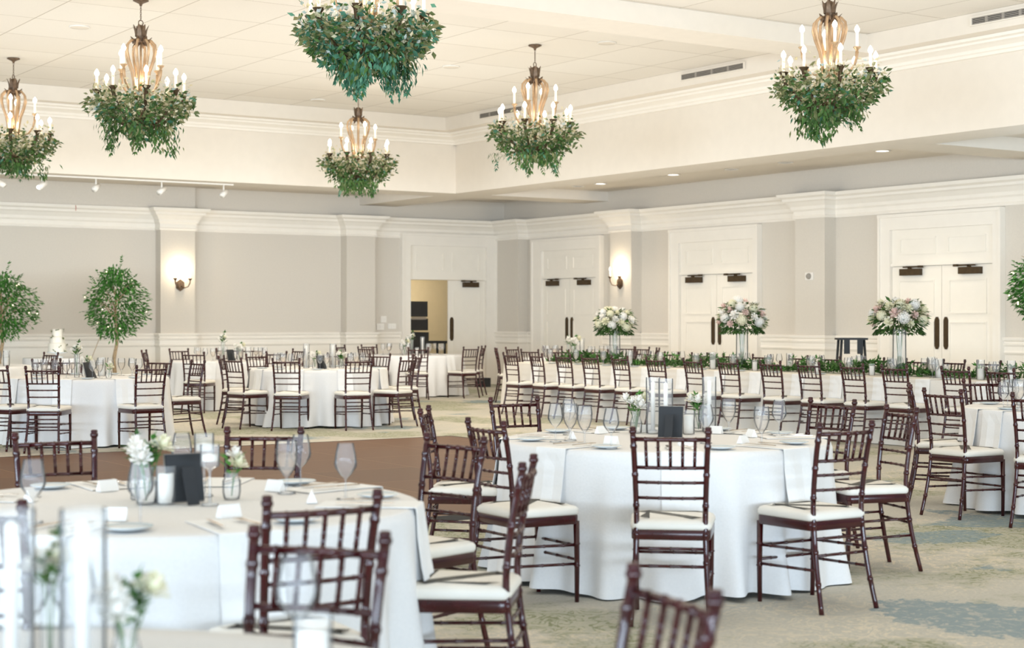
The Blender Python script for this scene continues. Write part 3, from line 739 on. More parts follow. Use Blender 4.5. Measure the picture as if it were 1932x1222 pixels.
# ------------------------------------------------------------------ chiavari chair
def ringed(mb, pts, r0, r1, n=8, rings=()):
    """round post along pts with slight bamboo rings"""
    pts = [Vector(p) for p in pts]; seg = [0]
    for a, b in zip(pts, pts[1:]): seg.append(seg[-1] + (b-a).length)
    T = seg[-1]; ts = sorted(set([s/T for s in seg] + [t+dv for t in rings for dv in (-.012,-.006,.006,.012)]))
    ts = [t for t in ts if 0 <= t <= 1]
    P_, R_ = [], []
    for t in ts:
        s = t*T; k = 0
        while k < len(seg)-2 and seg[k+1] < s: k += 1
        u = (s-seg[k])/max(1e-9, seg[k+1]-seg[k]); P_.append(pts[k].lerp(pts[k+1], u))
        r = r0+(r1-r0)*t
        if any(abs(t-q) < .0075 for q in rings): r *= 1.22
        R_.append(r)
    return mb.tube(P_, R_, n)
def make_chair():
    root = thing('chiavari_chair', 'chair', 'chair', (0,0,0), 0, 'mahogany chiavari chairs')
    wd = M['wood']
    def bez(pts, n=4):
        # smooth resample through control points
        out = []; P_ = [Vector(p) for p in pts]
        for i in range(len(P_)-1):
            p0 = P_[max(i-1,0)]; p1 = P_[i]; p2 = P_[i+1]; p3 = P_[min(i+2,len(P_)-1)]
            for k in range(n):
                t = k/n
                out.append(.5*((2*p1)+(p2-p0)*t+(2*p0-5*p1+4*p2-p3)*t*t+(3*p1-p0-3*p2+p3)*t**3))
        out.append(P_[-1]); return out
    for s in (-1, 1):
        m = MB()
        pts = bez([(s*.182,-.275,0),(s*.168,-.225,.22),(s*.160,-.195,.44),(s*.162,-.197,.58),(s*.168,-.222,.76),(s*.174,-.252,.895)])
        ringed(m, pts, .0125, .0135, 10, (.16,.33,.47,.62,.78,.93))
        m.lathe([(.0135,0),(.018,.006),(.018,.016),(.014,.02),(.016,.028),(.012,.034),(0,.035)], 10, (s*.174,-.252,.893))
        m.build('back_post', wd, root)
        m = MB(); ringed(m, [(s*.178,.178,0),(s*.182,.176,.2),(s*.182,.172,.41)], .0115, .0165, 10, (.45,.72)); m.build('leg', wd, root)
        for (z, y0, y1) in ((.30,-.208,.174),(.205,-.228,.176)):
            m = MB(); ringed(m, [(s*.168,y0,z),(s*.18,y1,z-.012)], .0075, .0075, 8, (.2,.5,.8)); m.build('stretcher', wd, root)
    for z in (.285,.215):
        m = MB(); ringed(m, [(-.18,.175,z),(.18,.175,z)], .0075, .0075, 8, (.2,.5,.8)); m.build('stretcher', wd, root)
    for z, y in ((.355,-.203),(.275,-.216)):
        m = MB(); ringed(m, [(-.166,y,z),(.166,y,z)], .0075, .0075, 8, (.2,.5,.8)); m.build('stretcher', wd, root)
    # rails of the back (bowed backwards a little)
    def rail(name, z, y, hx, r):
        m = MB(); pts = [(hx*t, y-.022*(1-t*t), z) for t in (-1,-.66,-.33,0,.33,.66,1)]
        ringed(m, pts, r, r, 8, (.16,.33,.5,.67,.84)); m.build(name, wd, root)
    rail('top_rail', .868, -.246, .172, .0105)
    rail('back_rail', .735, -.217, .166, .0085)
    rail('back_rail', .665, -.206, .164, .0075)
    rail('back_rail', .592, -.198, .162, .0075)
    for k_ in range(5):
        t = (-2+k_)/3.0
        m = MB(); x0, x1 = .166*t, .172*t
        ringed(m, [(x0,-.217-.022*(1-t*t),.735),((x0+x1)/2,-.232-.022*(1-t*t),.80),(x1,-.246-.022*(1-t*t),.868)], .0075, .0075, 8, (.25,.5,.75)); m.build('spindle', wd, root)
    # seat frame
    m = MB()
    def ring(z, g):
        out = []
        for (cx, cy, a0) in ((.165,.15,0),(-.165,.15,90),(-.15,-.17,180),(.15,-.17,270)):
            for q in range(5):
                a = radians(a0+q*22.5); out.append((cx+(.035+g)*cos(a), cy+(.035+g)*sin(a), z))
        return out
    def loft(m, rings_):
        i0 = len(m.v); n = len(rings_[0])
        for r in rings_: m.v += r
        for k_ in range(len(rings_)-1):
            for j in range(n):
                m.f.append((i0+k_*n+j, i0+k_*n+(j+1)%n, i0+(k_+1)*n+(j+1)%n, i0+(k_+1)*n+j)); m.m.append(0)
        m.f.append(tuple(i0+j for j in reversed(range(n)))); m.m.append(0)
        m.f.append(tuple(i0+(len(rings_)-1)*n+j for j in range(n))); m.m.append(0)
    loft(m, [ring(.395,-.004), ring(.40,0), ring(.437,0), ring(.442,-.004)])
    m.build('seat_frame', wd, root, sharp=40)
    m = MB(); loft(m, [ring(.4425,-.002), ring(.452,.004), ring(.468,.004), ring(.481,-.006), ring(.489,-.03), ring(.493,-.085)])
    m.build('seat_cushion', M['cushion'], root, sharp=70)
    return root
chair = Proto(make_chair())
CHAIR_N = [0]
def put_chair(lat, d, face, label, jit=0):
    """lat,d: camera-frame place of the top of the back; face: camera-frame point the chair faces"""
    fl, fd = face[0]-lat, face[1]-d; n = sqrt(fl*fl+fd*fd); fl /= n; fd /= n
    if jit: c, s = cos(jit), sin(jit); fl, fd = fl*c-fd*s, fl*s+fd*c
    x, y = W(lat+.24*fl, d+.24*fd)
    dx, dy = fl*FY+fd*FX, -fl*FX+fd*FY
    CHAIR_N[0] += 1
    onfloor = .03 if (DX0 < x < DX1 and DY0 < y < DY1) else 0.0
    return chair.put((x, y, onfloor), atan2(-dx, dy), label)

# ------------------------------------------------------------------ tables, glasses and settings
TOP = .75
def cloth_mesh(R, seed, n=26, pool=.05):
    rnd = random.Random(seed); ph = [rnd.uniform(0, 2*pi) for _ in range(6)]; q = rnd.uniform(.8,1.2)
    def fold(a):
        return (.55*sin(n*a+ph[0]+1.2*sin(3*a+ph[1])) + .3*sin(int(n*.63)*a+ph[2]) + .25*sin(int(n*1.5)*a+ph[3]))
    m = MB(); N = 288
    prof = [(0,0)]
    i0 = len(m.v); m.v.append((0,0,TOP))
    levels = [('t',.5),('t',.9),('t',.985),('e',0),('d',.03),('d',.10),('d',.25),('d',.45),('d',.65),('d',.85),('d',1)]
    for k_, (ty_, v) in enumerate(levels):
        for j in range(N):
            a = 2*pi*j/N; f = fold(a)
            if ty_ == 't': r, z = R*v, TOP
            elif ty_ == 'e': r, z = R*1.004, TOP-.006
            else:
                r = R*1.008 + .004 + pool*v*.9 + f*.10*v**1.5 ; z = TOP-.012 - v*(TOP-.012-.006) + (.012*(1-cos(5*a+ph[4]))*v if v > .8 else 0)
            m.v.append((r*cos(a), r*sin(a), z))
    for j in range(N): m.f.append((i0, i0+1+j, i0+1+(j+1)%N)); m.m.append(0)
    for k_ in range(len(levels)-1):
        for j in range(N):
            a, b = i0+1+k_*N, i0+1+(k_+1)*N
            m.f.append((a+j, b+j, b+(j+1)%N, a+(j+1)%N)); m.m.append(0)
    return m.data('tablecloth', M['linen'])
CLOTHS = [cloth_mesh(.915, s, n) for s, n in ((3,21),(8,20),(15,19))]

def lathed(name, prof, mt, n=18): return MB().lathe(prof, n).data(name, mt)
def mk(name, cat, me, kids_=()):
    o = bpy.data.objects.new(name, me); COL.objects.link(o); tag(o, 'x', cat)
    for nm, km in kids_: sub(nm, km, o)
    return Proto(o)
wine = mk('wine_glass', 'wine glass', lathed('wine_glass', [(0,.002),(.034,.002),(.034,.004),(.008,.008),(.004,.014),(.0035,.072),(.006,.080),(.022,.094),(.040,.120),(.043,.134),(.038,.172),(.030,.210)], M['glass'], 20))
goblet = mk('water_goblet', 'goblet', lathed('water_goblet', [(0,.002),(.036,.002),(.036,.004),(.008,.009),(.005,.016),(.005,.06),(.012,.068),(.030,.095),(.041,.13),(.043,.16),(.038,.205)], M['glass'], 20),
            [('water', lathed('water', [(0,.07),(.012,.074),(.028,.098),(.038,.13),(.040,.155),(0,.155)], M['water'], 18))])
plate = mk('bread_plate', 'plate', MB().lathe([(0,.004),(.045,.004),(.055,.006),(.078,.014),(.080,.016),(.055,.010),(0,.008)], 24).data('bread_plate', M['china']),
           [('plate_rim', MB().lathe([(.066,.0125),(.079,.0165),(.080,.0165),(.080,.0150),(.066,.0118)], 24).data('plate_rim', M['china_rim']))])
def flat(name, parts):
    m = MB()
    for b in parts: m.box(*b)
    return m.data(name, M['steel'], False)
fork = mk('fork', 'fork', flat('fork', [(-.004,.004,-.10,.03,.002,.005),(-.011,.011,.03,.05,.002,.005)] + [(x-.0015,x+.0015,.05,.09,.002,.005) for x in (-.0095,-.003,.003,.0095)]))
knife = mk('knife', 'knife', flat('knife', [(-.005,.005,-.11,-.01,.002,.006),(-.008,.007,-.01,.10,.002,.004)]))
card = mk('place_card', 'place card', MB().prism([(-.02,.001),(.02,.001),(0,.045)], 'x', -.04, .04).data('place_card', M['card'], False))
def napkin_mesh(hang=.30, wd=.21):
    # local: table edge direction is -y (outwards), napkin runs from y=+.36 to the edge at y=-.006 and hangs
    path = [(.36,.0),(.2,.001),(.06,.001),(.0,.0005),(-.004,-.001),(-.007,-.02),(-.0145,-.1),(-.0275,-.2),(-.047,-hang)]
    m = MB(); n = len(path)
    for off in (0, .0025):
        for k_, (y, z) in enumerate(path):
            o_ = off if k_ < 4 else 0; oy = -off if k_ >= 4 else 0
            for t in (-.5,-.17,.17,.5):
                m.v.append((t*wd, y+oy+(.004*sin(9*t) if k_ > 5 else 0), z+o_))
    for b in (0, n*4):
        for k_ in range(n-1):
            for t in range(3):
                q = b+k_*4+t; m.f.append((q, q+1, q+5, q+4)); m.m.append(0)
    for k_ in range(n-1):
        for t in (0, 3):
            q = k_*4+t; m.f.append((q, q+4, q+4+n*4, q+n*4)); m.m.append(0)
    q = (n-1)*4
    for t in range(3): m.f.append((q+t, q+t+1, q+t+1+n*4, q+t+n*4)); m.m.append(0)
    return m.data('napkin', M['napkin'], False)
napkin = mk('napkin', 'napkin', napkin_mesh())

# flowers
def rose_mesh(mt, R=.035, seed=1):
    rnd = random.Random(seed); m = MB(); m.sphere((0,0,R*.35), R*.45, 8, 6)
    for k_, (n, tilt, rr, h) in enumerate(((4,.15,.35,1.0),(5,.45,.55,.95),(6,.85,.75,.8),(7,1.15,.95,.55))):
        for i in range(n):
            a0 = 2*pi*i/n + k_*.7; w_ = 2*pi/n*.75
            def fn(u, v):
                a = a0 + (u-.5)*w_*(1.1-.35*v*v); r = R*(.15+rr*v*(.6+.4*tilt)); z = R*h*(v*1.15-.35*tilt*v*v) - R*.1*k_
                return (r*cos(a), r*sin(a), z - .12*R*(abs(u-.5)*2)**2*v)
            m.grid(fn, 4, 4)
    return m.data('rose', mt)
def hyd_mesh(mt, R=.05, seed=1):
    rnd = random.Random(seed); m = MB(); m.sphere((0,0,0), R*.86, 10, 7)
    for i in range(90):
        z = 1-2*(i+.5)/90; a = i*2.39996; r = sqrt(1-z*z); nrm = Vector((r*cos(a), r*sin(a), z))
        t = nrm.orthogonal().normalized(); t.rotate(Matrix.Rotation(rnd.uniform(0,6.28), 3, nrm)); b = nrm.cross(t); c = nrm*R*rnd.uniform(.93,1.05)
        for k_ in range(4):
            w_ = k_*pi/2; d = t*cos(w_)+b*sin(w_); m.leaf(c, d+nrm*.35, nrm, R*.24, R*.2)
    return m.data('hydrangea', mt)
ROSE = {c: rose_mesh(M[c], .036, i) for i, c in enumerate(('whitepetal','creampetal','blushpetal'))}
HYD = {c: hyd_mesh(M[c], .055, i) for i, c in enumerate(('whitepetal','creampetal'))}
def look(v):  # rotation that sends +z to v
    return Vector((0,0,1)).rotation_difference(Vector(v).normalized()).to_euler()
def bloom(parent, me, loc, d, s):
    o = bpy.data.objects.new('flower', me); COL.objects.link(o); o.parent = parent; o.location = loc; o.rotation_euler = look(d); o.scale = (s,s,s); return o

def bud_vase(seed, kind=0):
    """small clear vase with a few stems; root empty"""
    rnd = random.Random(seed)
    root = thing('bud_vase', 'x', 'vase', (0,0,0), 0, 'bud vases on the tables')
    H = (.10,.13,.20)[kind]
    prof = [[(0,.003),(.03,.003),(.034,.03),(.034,.07),(.022,.09),(.026,H)],[(0,.003),(.034,.003),(.036,.06),(.024,.1),(.028,H)],[(0,.003),(.022,.003),(.022,H)]][kind]
    MB().lathe(prof, 16).build('vase', M['vaseglass'], root, fixn=False)
    st = MB(); gl = MB()
    tops = []
    nfl = (2,7,3)[kind]
    for i in range(nfl):
        a = rnd.uniform(0, 6.28); r = (.025,.065,.03)[kind]*(.4+.6*rnd.random()) if nfl > 1 else 0
        z = H + rnd.uniform(.03,.075)
        st.tube([(0,0,.012),(r*.4*cos(a), r*.4*sin(a), H*.8),(r*cos(a), r*sin(a), z)], .0022, 5)
        tops.append((r*cos(a), r*sin(a), z))
    st.build('stems', M['stem'], root)
    for i, t in enumerate(tops):
        c = ('whitepetal','whitepetal','creampetal','whitepetal')[(i+seed) % 4]
        bloom(root, ROSE[c], t, (t[0]*5, t[1]*5-.2, .8), rnd.uniform(.8,1.15))
    for i in range((8,40,10)[kind]):
        a = rnd.uniform(0, 6.28); gl.leaf((0.012*cos(a),0.012*sin(a),H+rnd.uniform(-.01,.05)), (cos(a), sin(a), rnd.uniform(.1,1.6)), (0,0,1), rnd.uniform(.04,.07), .025)
    if kind:
        strand(gl, (0,0,H+.03), (.3,-.1,1), 3, .04, .025, -.1, 0, rnd)
    gl.build('leaves', M['darkleaf'] if kind == 2 else M['leaf'], root, smooth=False, fixn=False)
    return Proto(root)
VASES = [bud_vase(2, 0), bud_vase(5, 1), bud_vase(9, 2)]
def hurricane(H, R, ch, cr, name, cat, taper=False):
    root = thing(name, 'x', cat, (0,0,0), 0, 'glass candle holders')
    MB().lathe([(0,.003),(R,.003),(R,H)], 20).build('glass_cylinder', M['vaseglass'], root, fixn=False)
    if taper: MB().lathe([(0,.006),(.03,.006),(.03,.02),(.013,.025),(.0125,ch),(.002,ch+.008),(0,ch+.012)], 12).build('taper_candle', M['wax'], root)
    else: MB().lathe([(0,.006),(cr,.006),(cr,ch),(cr*.9,ch+.003),(0,ch)], 16).build('pillar_candle', M['wax'], root)
    return Proto(root)
taper = hurricane(.33, .042, .30, 0, 'taper_candle_holder', 'candle holder', True)
pillar = hurricane(.22, .045, .12, .034, 'hurricane_candle', 'candle holder')
votive = hurricane(.14, .036, .11, .028, 'votive_candle', 'candle holder')
def float_stem():
    root = thing('stemmed_candle_holder', 'x', 'candle holder', (0,0,0), 0, 'glass candle holders')
    MB().lathe([(0,.003),(.036,.003),(.034,.006),(.006,.012),(.005,.13),(.012,.145),(.036,.155),(.038,.165),(.038,.24)], 20).build('stemmed_glass', M['vaseglass'], root, fixn=False)
    MB().lathe([(0,.175),(.03,.175),(.03,.20),(0,.205)], 14).build('floating_candle', M['wax'], root)
    return Proto(root)
fstem = float_stem()
def frame_():
    root = thing('table_number_frame', 'x', 'table frame', (0,0,0), 0, 'black easel frames on the tables')
    # leaning board, back towards -y
    m = MB(); c, s = cos(radians(14)), sin(radians(14))
    def T(x, y, z): return (x, y*c + z*s, z*c - y*s + .004)
    def tb(m, x0,x1,y0,y1,z0,z1):
        i = len(m.v); m.v += [T(x,y,z) for z in (z0,z1) for x,y in ((x0,y0),(x1,y0),(x1,y1),(x0,y1))]
        for q in ((0,3,2,1),(4,5,6,7),(0,1,5,4),(1,2,6,5),(2,3,7,6),(3,0,4,7)): m.f.append(tuple(i+k_ for k_ in q)); m.m.append(0)
    tb(m, -.068,.068,-.006,.004,.004,.178); m.build('backing_board', M['black'], root, smooth=False)
    m = MB(); tb(m, -.07,.07,.004,.014,0,.012); tb(m, -.07,.07,.004,.014,.168,.182); tb(m, -.07,-.058,.004,.014,.012,.168); tb(m, .058,.07,.004,.014,.012,.168)
    m.build('frame_border', M['vent'], root, smooth=False)
    m = MB(); tb(m, -.058,.058,.004,.007,.012,.168); m.build('card_face', M['card'], root, smooth=False)
    m = MB(); m.prism([(-.012,.11),(-.072,.002),(-.078,.002),(-.013,.135)], 'x', -.022, .022); m.build('easel_leg', M['black'], root, smooth=False)
    return Proto(root)
frame = frame_()

def rot_out(lat, d):   # world z-rotation so that local -y points along camera-frame direction (lat,d)
    dx, dy = lat*FY+d*FX, -lat*FX+d*FY
    return atan2(dx, -dy)
TZ = TOP+.002
def on_table(proto, px, d, label, rz=0, group=None, sc=None):
    x, y = P(px, d); return proto.put((x, y, TZ), rz, label, group, sc)

def setting(tb, ang, pos, name, full=2, gl=True):
    """ang: camera-frame angle (0 = camera right, 90 = away)"""
    cl, cd = tb; a = radians(ang); ul, ud = cos(a), sin(a); tl, td = -sin(a), cos(a)
    def at(r, t): return W(cl+ul*r+tl*t, cd+ud*r+td*t)
    rz = rot_out(ul, ud)
    def put(pr, r, t, lab, grp, dz=0, drz=0):
        x, y = at(r, t); pr.put((x, y, TZ+dz), rz+drz, lab, grp)
    put(napkin, .922, 0, 'white napkin hanging over the %s edge of %s' % (pos, name), 'folded napkins')
    if gl: put(wine, .55, -.20, 'clear wine glass at the %s place on %s' % (pos, name), 'wine glasses')
    if gl: put(goblet, .50, -.09, 'filled water goblet at the %s place on %s' % (pos, name), 'water goblets')
    if full >= 1: put(plate, .74, .22, 'pale-rimmed bread plate at the %s place on %s' % (pos, name), 'bread plates')
    if full >= 2:
        put(fork, .73, .055, 'fork on the napkin at the %s place on %s' % (pos, name), 'forks', .0105, .1)
        put(knife, .73, -.055, 'knife on the napkin at the %s place on %s' % (pos, name), 'knives', .0105, -.08)
        put(card, .52, .06, 'white place card at the %s place on %s' % (pos, name), 'place cards', 0, .2)

def round_table(key, px, d, name, chairs, seats=(), full=2, ci=0, R=1.0):
    lat = (px-CX)/F*d; x, y = W(lat, d)
    o = bpy.data.objects.new('tablecloth', CLOTHS[ci % 3]); COL.objects.link(o); o.location = (x, y, .03 if 0 else 0); o.rotation_euler = (0,0,ci*1.3)
    tag(o, 'floor-length white cloth on ' + name, 'tablecloth', 'white cloths on round tables')
    for c in chairs:
        cpx, cd, pos = c[:3]
        for _ in range(40):
            l_ = (cpx-CX)/F*cd
            lim = 1.2 if name == N0 else (1.41 if abs(cd-d) > .35 else 1.31)
            if (l_-lat)**2+(cd-d)**2 >= lim**2: break
            if abs(cd-d) > .35: cd += .01 if cd > d else -.01
            else: cpx += 1.0*F/cd*.005*(1 if l_ > lat else -1)
        put_chair((cpx-CX)/F*cd, cd, (lat, d), 'mahogany chiavari chair with ivory seat, %s of %s' % (pos, name), c[3] if len(c) > 3 else random.uniform(-.06,.06))
    for ang, pos in seats: setting((lat, d), ang, pos, name, full, name not in (N1, N2))
    return (lat, d)

N0 = 'the nearest blurred table'
N1 = 'the left foreground table'
N2 = 'the right foreground table'
N3 = 'the round table by the ficus'
N4 = 'the left middle table'
N5 = 'the table below the sconce'
N6 = 'the table by the open door'
N7 = 'the table at far left'
N10 = 'the far corner table'
N11 = 'the table cut by right edge'
T0 = ((242-CX)/F*3.58+0, 2.64)
ST8 = [(-90,'nearest'),(-45,'near right'),(0,'right'),(45,'far right'),(90,'far'),(135,'far left'),(180,'left'),(-135,'near left')]
t0l = -.88
T0 = round_table('T0', CX + t0l/2.64*F, 2.64, N0, [(597,3.87,'far side'),(1258,3.16,'right side')], [(118,'far left')], 1, 0)
T1 = round_table('T1', 318, 5.93, N1, [(607,4.69,'near right'),(972,5.83,'right'),(855,7.0,'far right'),(497,7.5,'far side'),(105,7.2,'far left'),(-62,4.65,'near left')],
    [(-62,'near right'),(-4,'right'),(44,'far right'),(86,'far'),(122,'far left'),(-104,'near left'),(168,'left')], 2, 1)
T2 = round_table('T2', 1254, 9.1, N2, [(1265,7.5,'near side'),(1593,8.2,'near right'),(1697,9.3,'right',.12),(1568,10.17,'far right'),(972,10.4,'far left'),(920,8.1,'near left',-.25),(805,9.2,'left')],
    [(-90,'nearest'),(-48,'near right'),(8,'right'),(43,'far right'),(90,'far'),(123,'far left'),(-135,'near left'),(176,'left')], 2, 2)
T3 = round_table('T3', 165, 18.7, N3, [(80,17.1,'near side'),(285,17.55,'near right'),(372,19.5,'right'),(300,19.95,'far right'),(127,20.1,'far side'),(-8,17.4,'near left'),(88,20.2,'far left')],
    [(-92,'nearest'),(-50,'near right'),(25,'right'),(65,'far right'),(98,'far'),(-135,'near left'),(135,'far left')], 1, 0)
T4 = round_table('T4', 602, 21.9, N4, [(540,20.5,'near left'),(677,20.6,'near right'),(440,20.9,'left, nearer one'),(421,21.9,'left, farther one'),(769,21.4,'right, nearer one'),(786,22.5,'right, farther one'),(716,23.3,'far right'),(485,23.2,'far left'),(640,23.6,'far side')],
    [(-102,'near left'),(-62,'near right'),(-142,'left'),(-178,'outer left'),(-18,'right'),(26,'outer right'),(64,'far right'),(128,'far left'),(90,'far')], 1, 1)
T5 = round_table('T5', 431, 25.9, N5, [(365,24.4,'near left'),(273,25.9,'left'),(338,27.1,'far left'),(476,27.2,'far right'),(563,26.6,'right'),(521,24.8,'near right'),(428,27.5,'far side')],
    [(-98,'near left'),(180,'left'),(125,'far left'),(50,'far right'),(20,'right'),(-48,'near right')], 0, 2)
T6 = round_table('T6', 780, 30.1, N6, [(789,28.3,'near side'),(888,28.9,'near right'),(902,29.9,'right'),(643,30.7,'left, farther one'),(690,29.4,'near left'),(697,31.2,'far left')],
    [(-88,'nearest'),(-40,'near right'),(0,'right'),(165,'left'),(-140,'near left'),(130,'far left'),(70,'far')], 0, 0)
T7 = round_table('T7', -68, 23.1, N7, [(95,23.8,'right')], [(0,'right'),(-50,'near right'),(50,'far right')], 0, 1)
T10 = round_table('T10', 1088, 27.7, N10, [(937,27.6,'left'),(1240,27.8,'right'),(967,28.6,'far left, outer one'),(1211,28.7,'far right, outer one'),(1043,29.2,'far left, inner one'),(1180,29.1,'far right, inner one'),(1000,26.75,'near left'),(1053,26.3,'near side, left one'),(1127,26.3,'near side, right one')],
    [(180,'left'),(0,'right'),(145,'far left'),(40,'far right'),(105,'far'),(-130,'near left'),(-50,'near right')], 0, 1)
T11 = round_table('T11', 2053, 12.25, N11, [(1780,11.75,'near left',.1),(1768,12.5,'left'),(1853,13.4,'far left'),(1960,10.95,'near side')],
    [(-155,'near left'),(-172,'left'),(125,'far left'),(-110,'nearest')], 1, 2)

# cake table
cx_, cd_ = 108, 27.8
x, y = P(cx_, cd_)
o = bpy.data.objects.new('tablecloth', CLOTHS[0]); COL.objects.link(o); o.location = (x, y, 0); o.scale = (.62,.62,1); tag(o, 'white cloth on the small round cake table by the back wall', 'tablecloth', 'white cloths on round tables')
ck = thing('wedding_cake', 'three-tier white wedding cake with small green sprigs on a round table', 'cake', (x, y, TZ))
MB().lathe([(0,0),(.11,0),(.10,.015),(.03,.03),(.028,.07),(.17,.085),(.175,.095),(0,.095)], 24).build('cake_stand', M['china'], ck)
for r, z0, z1, nm in ((.15,.0955,.25,'cake_tier'),(.125,.2505,.36,'cake_tier'),(.09,.3605,.49,'cake_tier')):
    MB().lathe([(0,z0),(r,z0),(r+.003,z0+.01),(r,z1-.012),(r-.012,z1),(0,z1)], 28).build(nm, M['cake'], ck)
m = MB(); rnd = random.Random(4)
for (a, r, z) in ((-1.6,.15,.19),(-.6,.155,.21),(-1.2,.128,.33),(-2.6,.13,.36),(-1.9,.09,.48),(-2.8,.1,.46),(-.4,.1,.47),(-2.2,.152,.12),(-1.0,.152,.12)):
    for q in range(4): m.leaf((r*cos(a), r*sin(a), z), (cos(a)*.5+rnd.uniform(-.8,.8), sin(a)*.5+rnd.uniform(-.5,.5), rnd.uniform(-.6,1)), (cos(a), sin(a), .3), .045, .02)
m.build('sprigs', M['oliveleaf'], ck, smooth=False, fixn=False)

# ------------------------------------------------------------------ centrepieces
def items(tname, lst):
    for it in lst:
        pr, px, d, lab = it[:4]
        rz = it[4] if len(it) > 4 else 0
        on_table(pr, px, d, lab + ' on ' + tname, rz, None, it[5] if len(it) > 5 else None)
VIEW = -radians(33.79)
items(N1, [
 (fstem, 385, 6.15, 'taller rear stemmed glass with floating candle'), (fstem, 396, 5.85, 'nearer stemmed glass with floating candle', 0, .92),
 (VASES[0], 437, 6.05, 'short clear bud vase with two white roses'), (VASES[1], 276, 5.9, 'fuller clear vase of white roses and green leaves', 0, 1.05),
 (frame, 352, 5.92, 'black easel frame seen from behind', VIEW+.55), (votive, 313, 5.9, 'white votive candle in glass'),
 (VASES[2], 255, 6.05, 'slim tube vase with white blooms', 1.0, .8),
 (wine, 62, 5.36, 'near left loose wine glass'), (wine, 265, 5.25, 'middle loose wine glass'), (wine, 343, 6.6, 'wine glass behind the easel frame'), (wine, 652, 6.05, 'wine glass standing alone at the right'), (wine, 567, 6.5, 'wine glass at the far right behind a goblet'),
 (goblet, 541, 6.25, 'loose goblet at the far right')])
items(N2, [
 (taper, 1232, 9.5, 'left tall glass taper candle holder'), (taper, 1256, 9.3, 'middle tall glass taper candle holder'), (taper, 1338, 9.6, 'right tall glass taper candle holder'),
 (frame, 1264, 9.12, 'black easel frame behind the candles', VIEW-.25), (VASES[1], 1200, 9.55, 'left vase of white flowers and greenery', .4, 1.0), (VASES[1], 1318, 9.7, 'right vase of white flowers and greenery', 2.2, .95),
 (votive, 1299, 9.45, 'frosted white votive between the flowers', 0, 1.0),
 (wine, 1048, 8.86, 'leftmost loose wine glass'), (wine, 1073, 9.4, 'second loose wine glass from the left'), (goblet, 1076, 8.95, 'left loose goblet'), (goblet, 1103, 8.74, 'second loose goblet from the left'), (wine, 1153, 8.4, 'third loose wine glass from the left'),
 (wine, 1332, 8.75, 'wine glass right of the flowers'), (goblet, 1375, 9.5, 'tall goblet right of the flowers'), (goblet, 1437, 8.65, 'right loose goblet'), (wine, 1470, 9.25, 'rightmost loose wine glass')])
items(N0, [
 (wine, 560, 3.2, 'blurred wine glass in front of a chair'), (wine, 140, 3.2, 'blurred wine glass at the left'), (VASES[1], 238, 3.02, 'blurred vase of white flowers', 0, .85),
 (taper, 22, 2.95, 'blurred candle cylinder at the left edge', 0, 1.0), (taper, 157, 2.95, 'blurred candle cylinder beside the flowers', 0, 1.0), (votive, 590, 2.93, 'blurred white votive at the right'), (VASES[2], 95, 3.05, 'blurred slim vase between the candle cylinders', 0, .9)])
items(N3, [
 (VASES[2], 145, 18.4, 'tall slim vase with a white rose', 0, 1.35), (frame, 170, 18.3, 'easel frame seen edge-on', VIEW+1.25), (VASES[0], 205, 18.25, 'short bud vase with one leaf'), (VASES[1], 160, 18.8, 'vase of loose greenery'), (pillar, 192, 18.9, 'pillar candle in glass')])
items(N4, [
 (taper, 578, 21.9, 'left tall glass candle holder'), (taper, 628, 21.9, 'right tall glass candle holder'), (frame, 608, 21.6, 'black easel frame', VIEW+.8), (VASES[1], 594, 21.75, 'left vase of pale flowers'), (VASES[1], 644, 21.8, 'right vase of pale flowers', 2.0), (votive, 617, 22.1, 'small votive candle')])
items(N5, [
 (VASES[2], 421, 25.9, 'tall slim vase with blush flowers', 0, 1.5), (frame, 437, 25.7, 'black easel frame', VIEW+.9), (VASES[1], 452, 25.9, 'full vase of cream flowers', .5, 1.2), (pillar, 468, 26.0, 'pillar candle in glass')])
items(N6, [
 (VASES[1], 763, 29.9, 'left vase of cream flowers', 0, 1.2), (VASES[2], 777, 30.0, 'tall vase of cream flowers', .6, 1.4), (taper, 770, 30.3, 'left tall glass candle holder'), (taper, 797, 30.2, 'right tall glass candle holder'), (votive, 787, 29.8, 'small votive candle')])
items(N10, [(VASES[1], 1083, 27.5, 'full vase of cream roses', .3, 1.6), (VASES[2], 1072, 27.8, 'slim vase of cream flowers', 1.2, 1.2), (taper, 1098, 27.9, 'glass candle holder')])
items(N7, [(VASES[1], -20, 23.0, 'vase of white flowers'), (pillar, 12, 22.9, 'pillar candle in glass')])
items(N11, [(wine, 1893, 11.9, 'nearest loose wine glass'), (goblet, 1922, 11.8, 'large loose goblet', 0, 1.15), (votive, 1926, 12.6, 'frosted votive candle')])

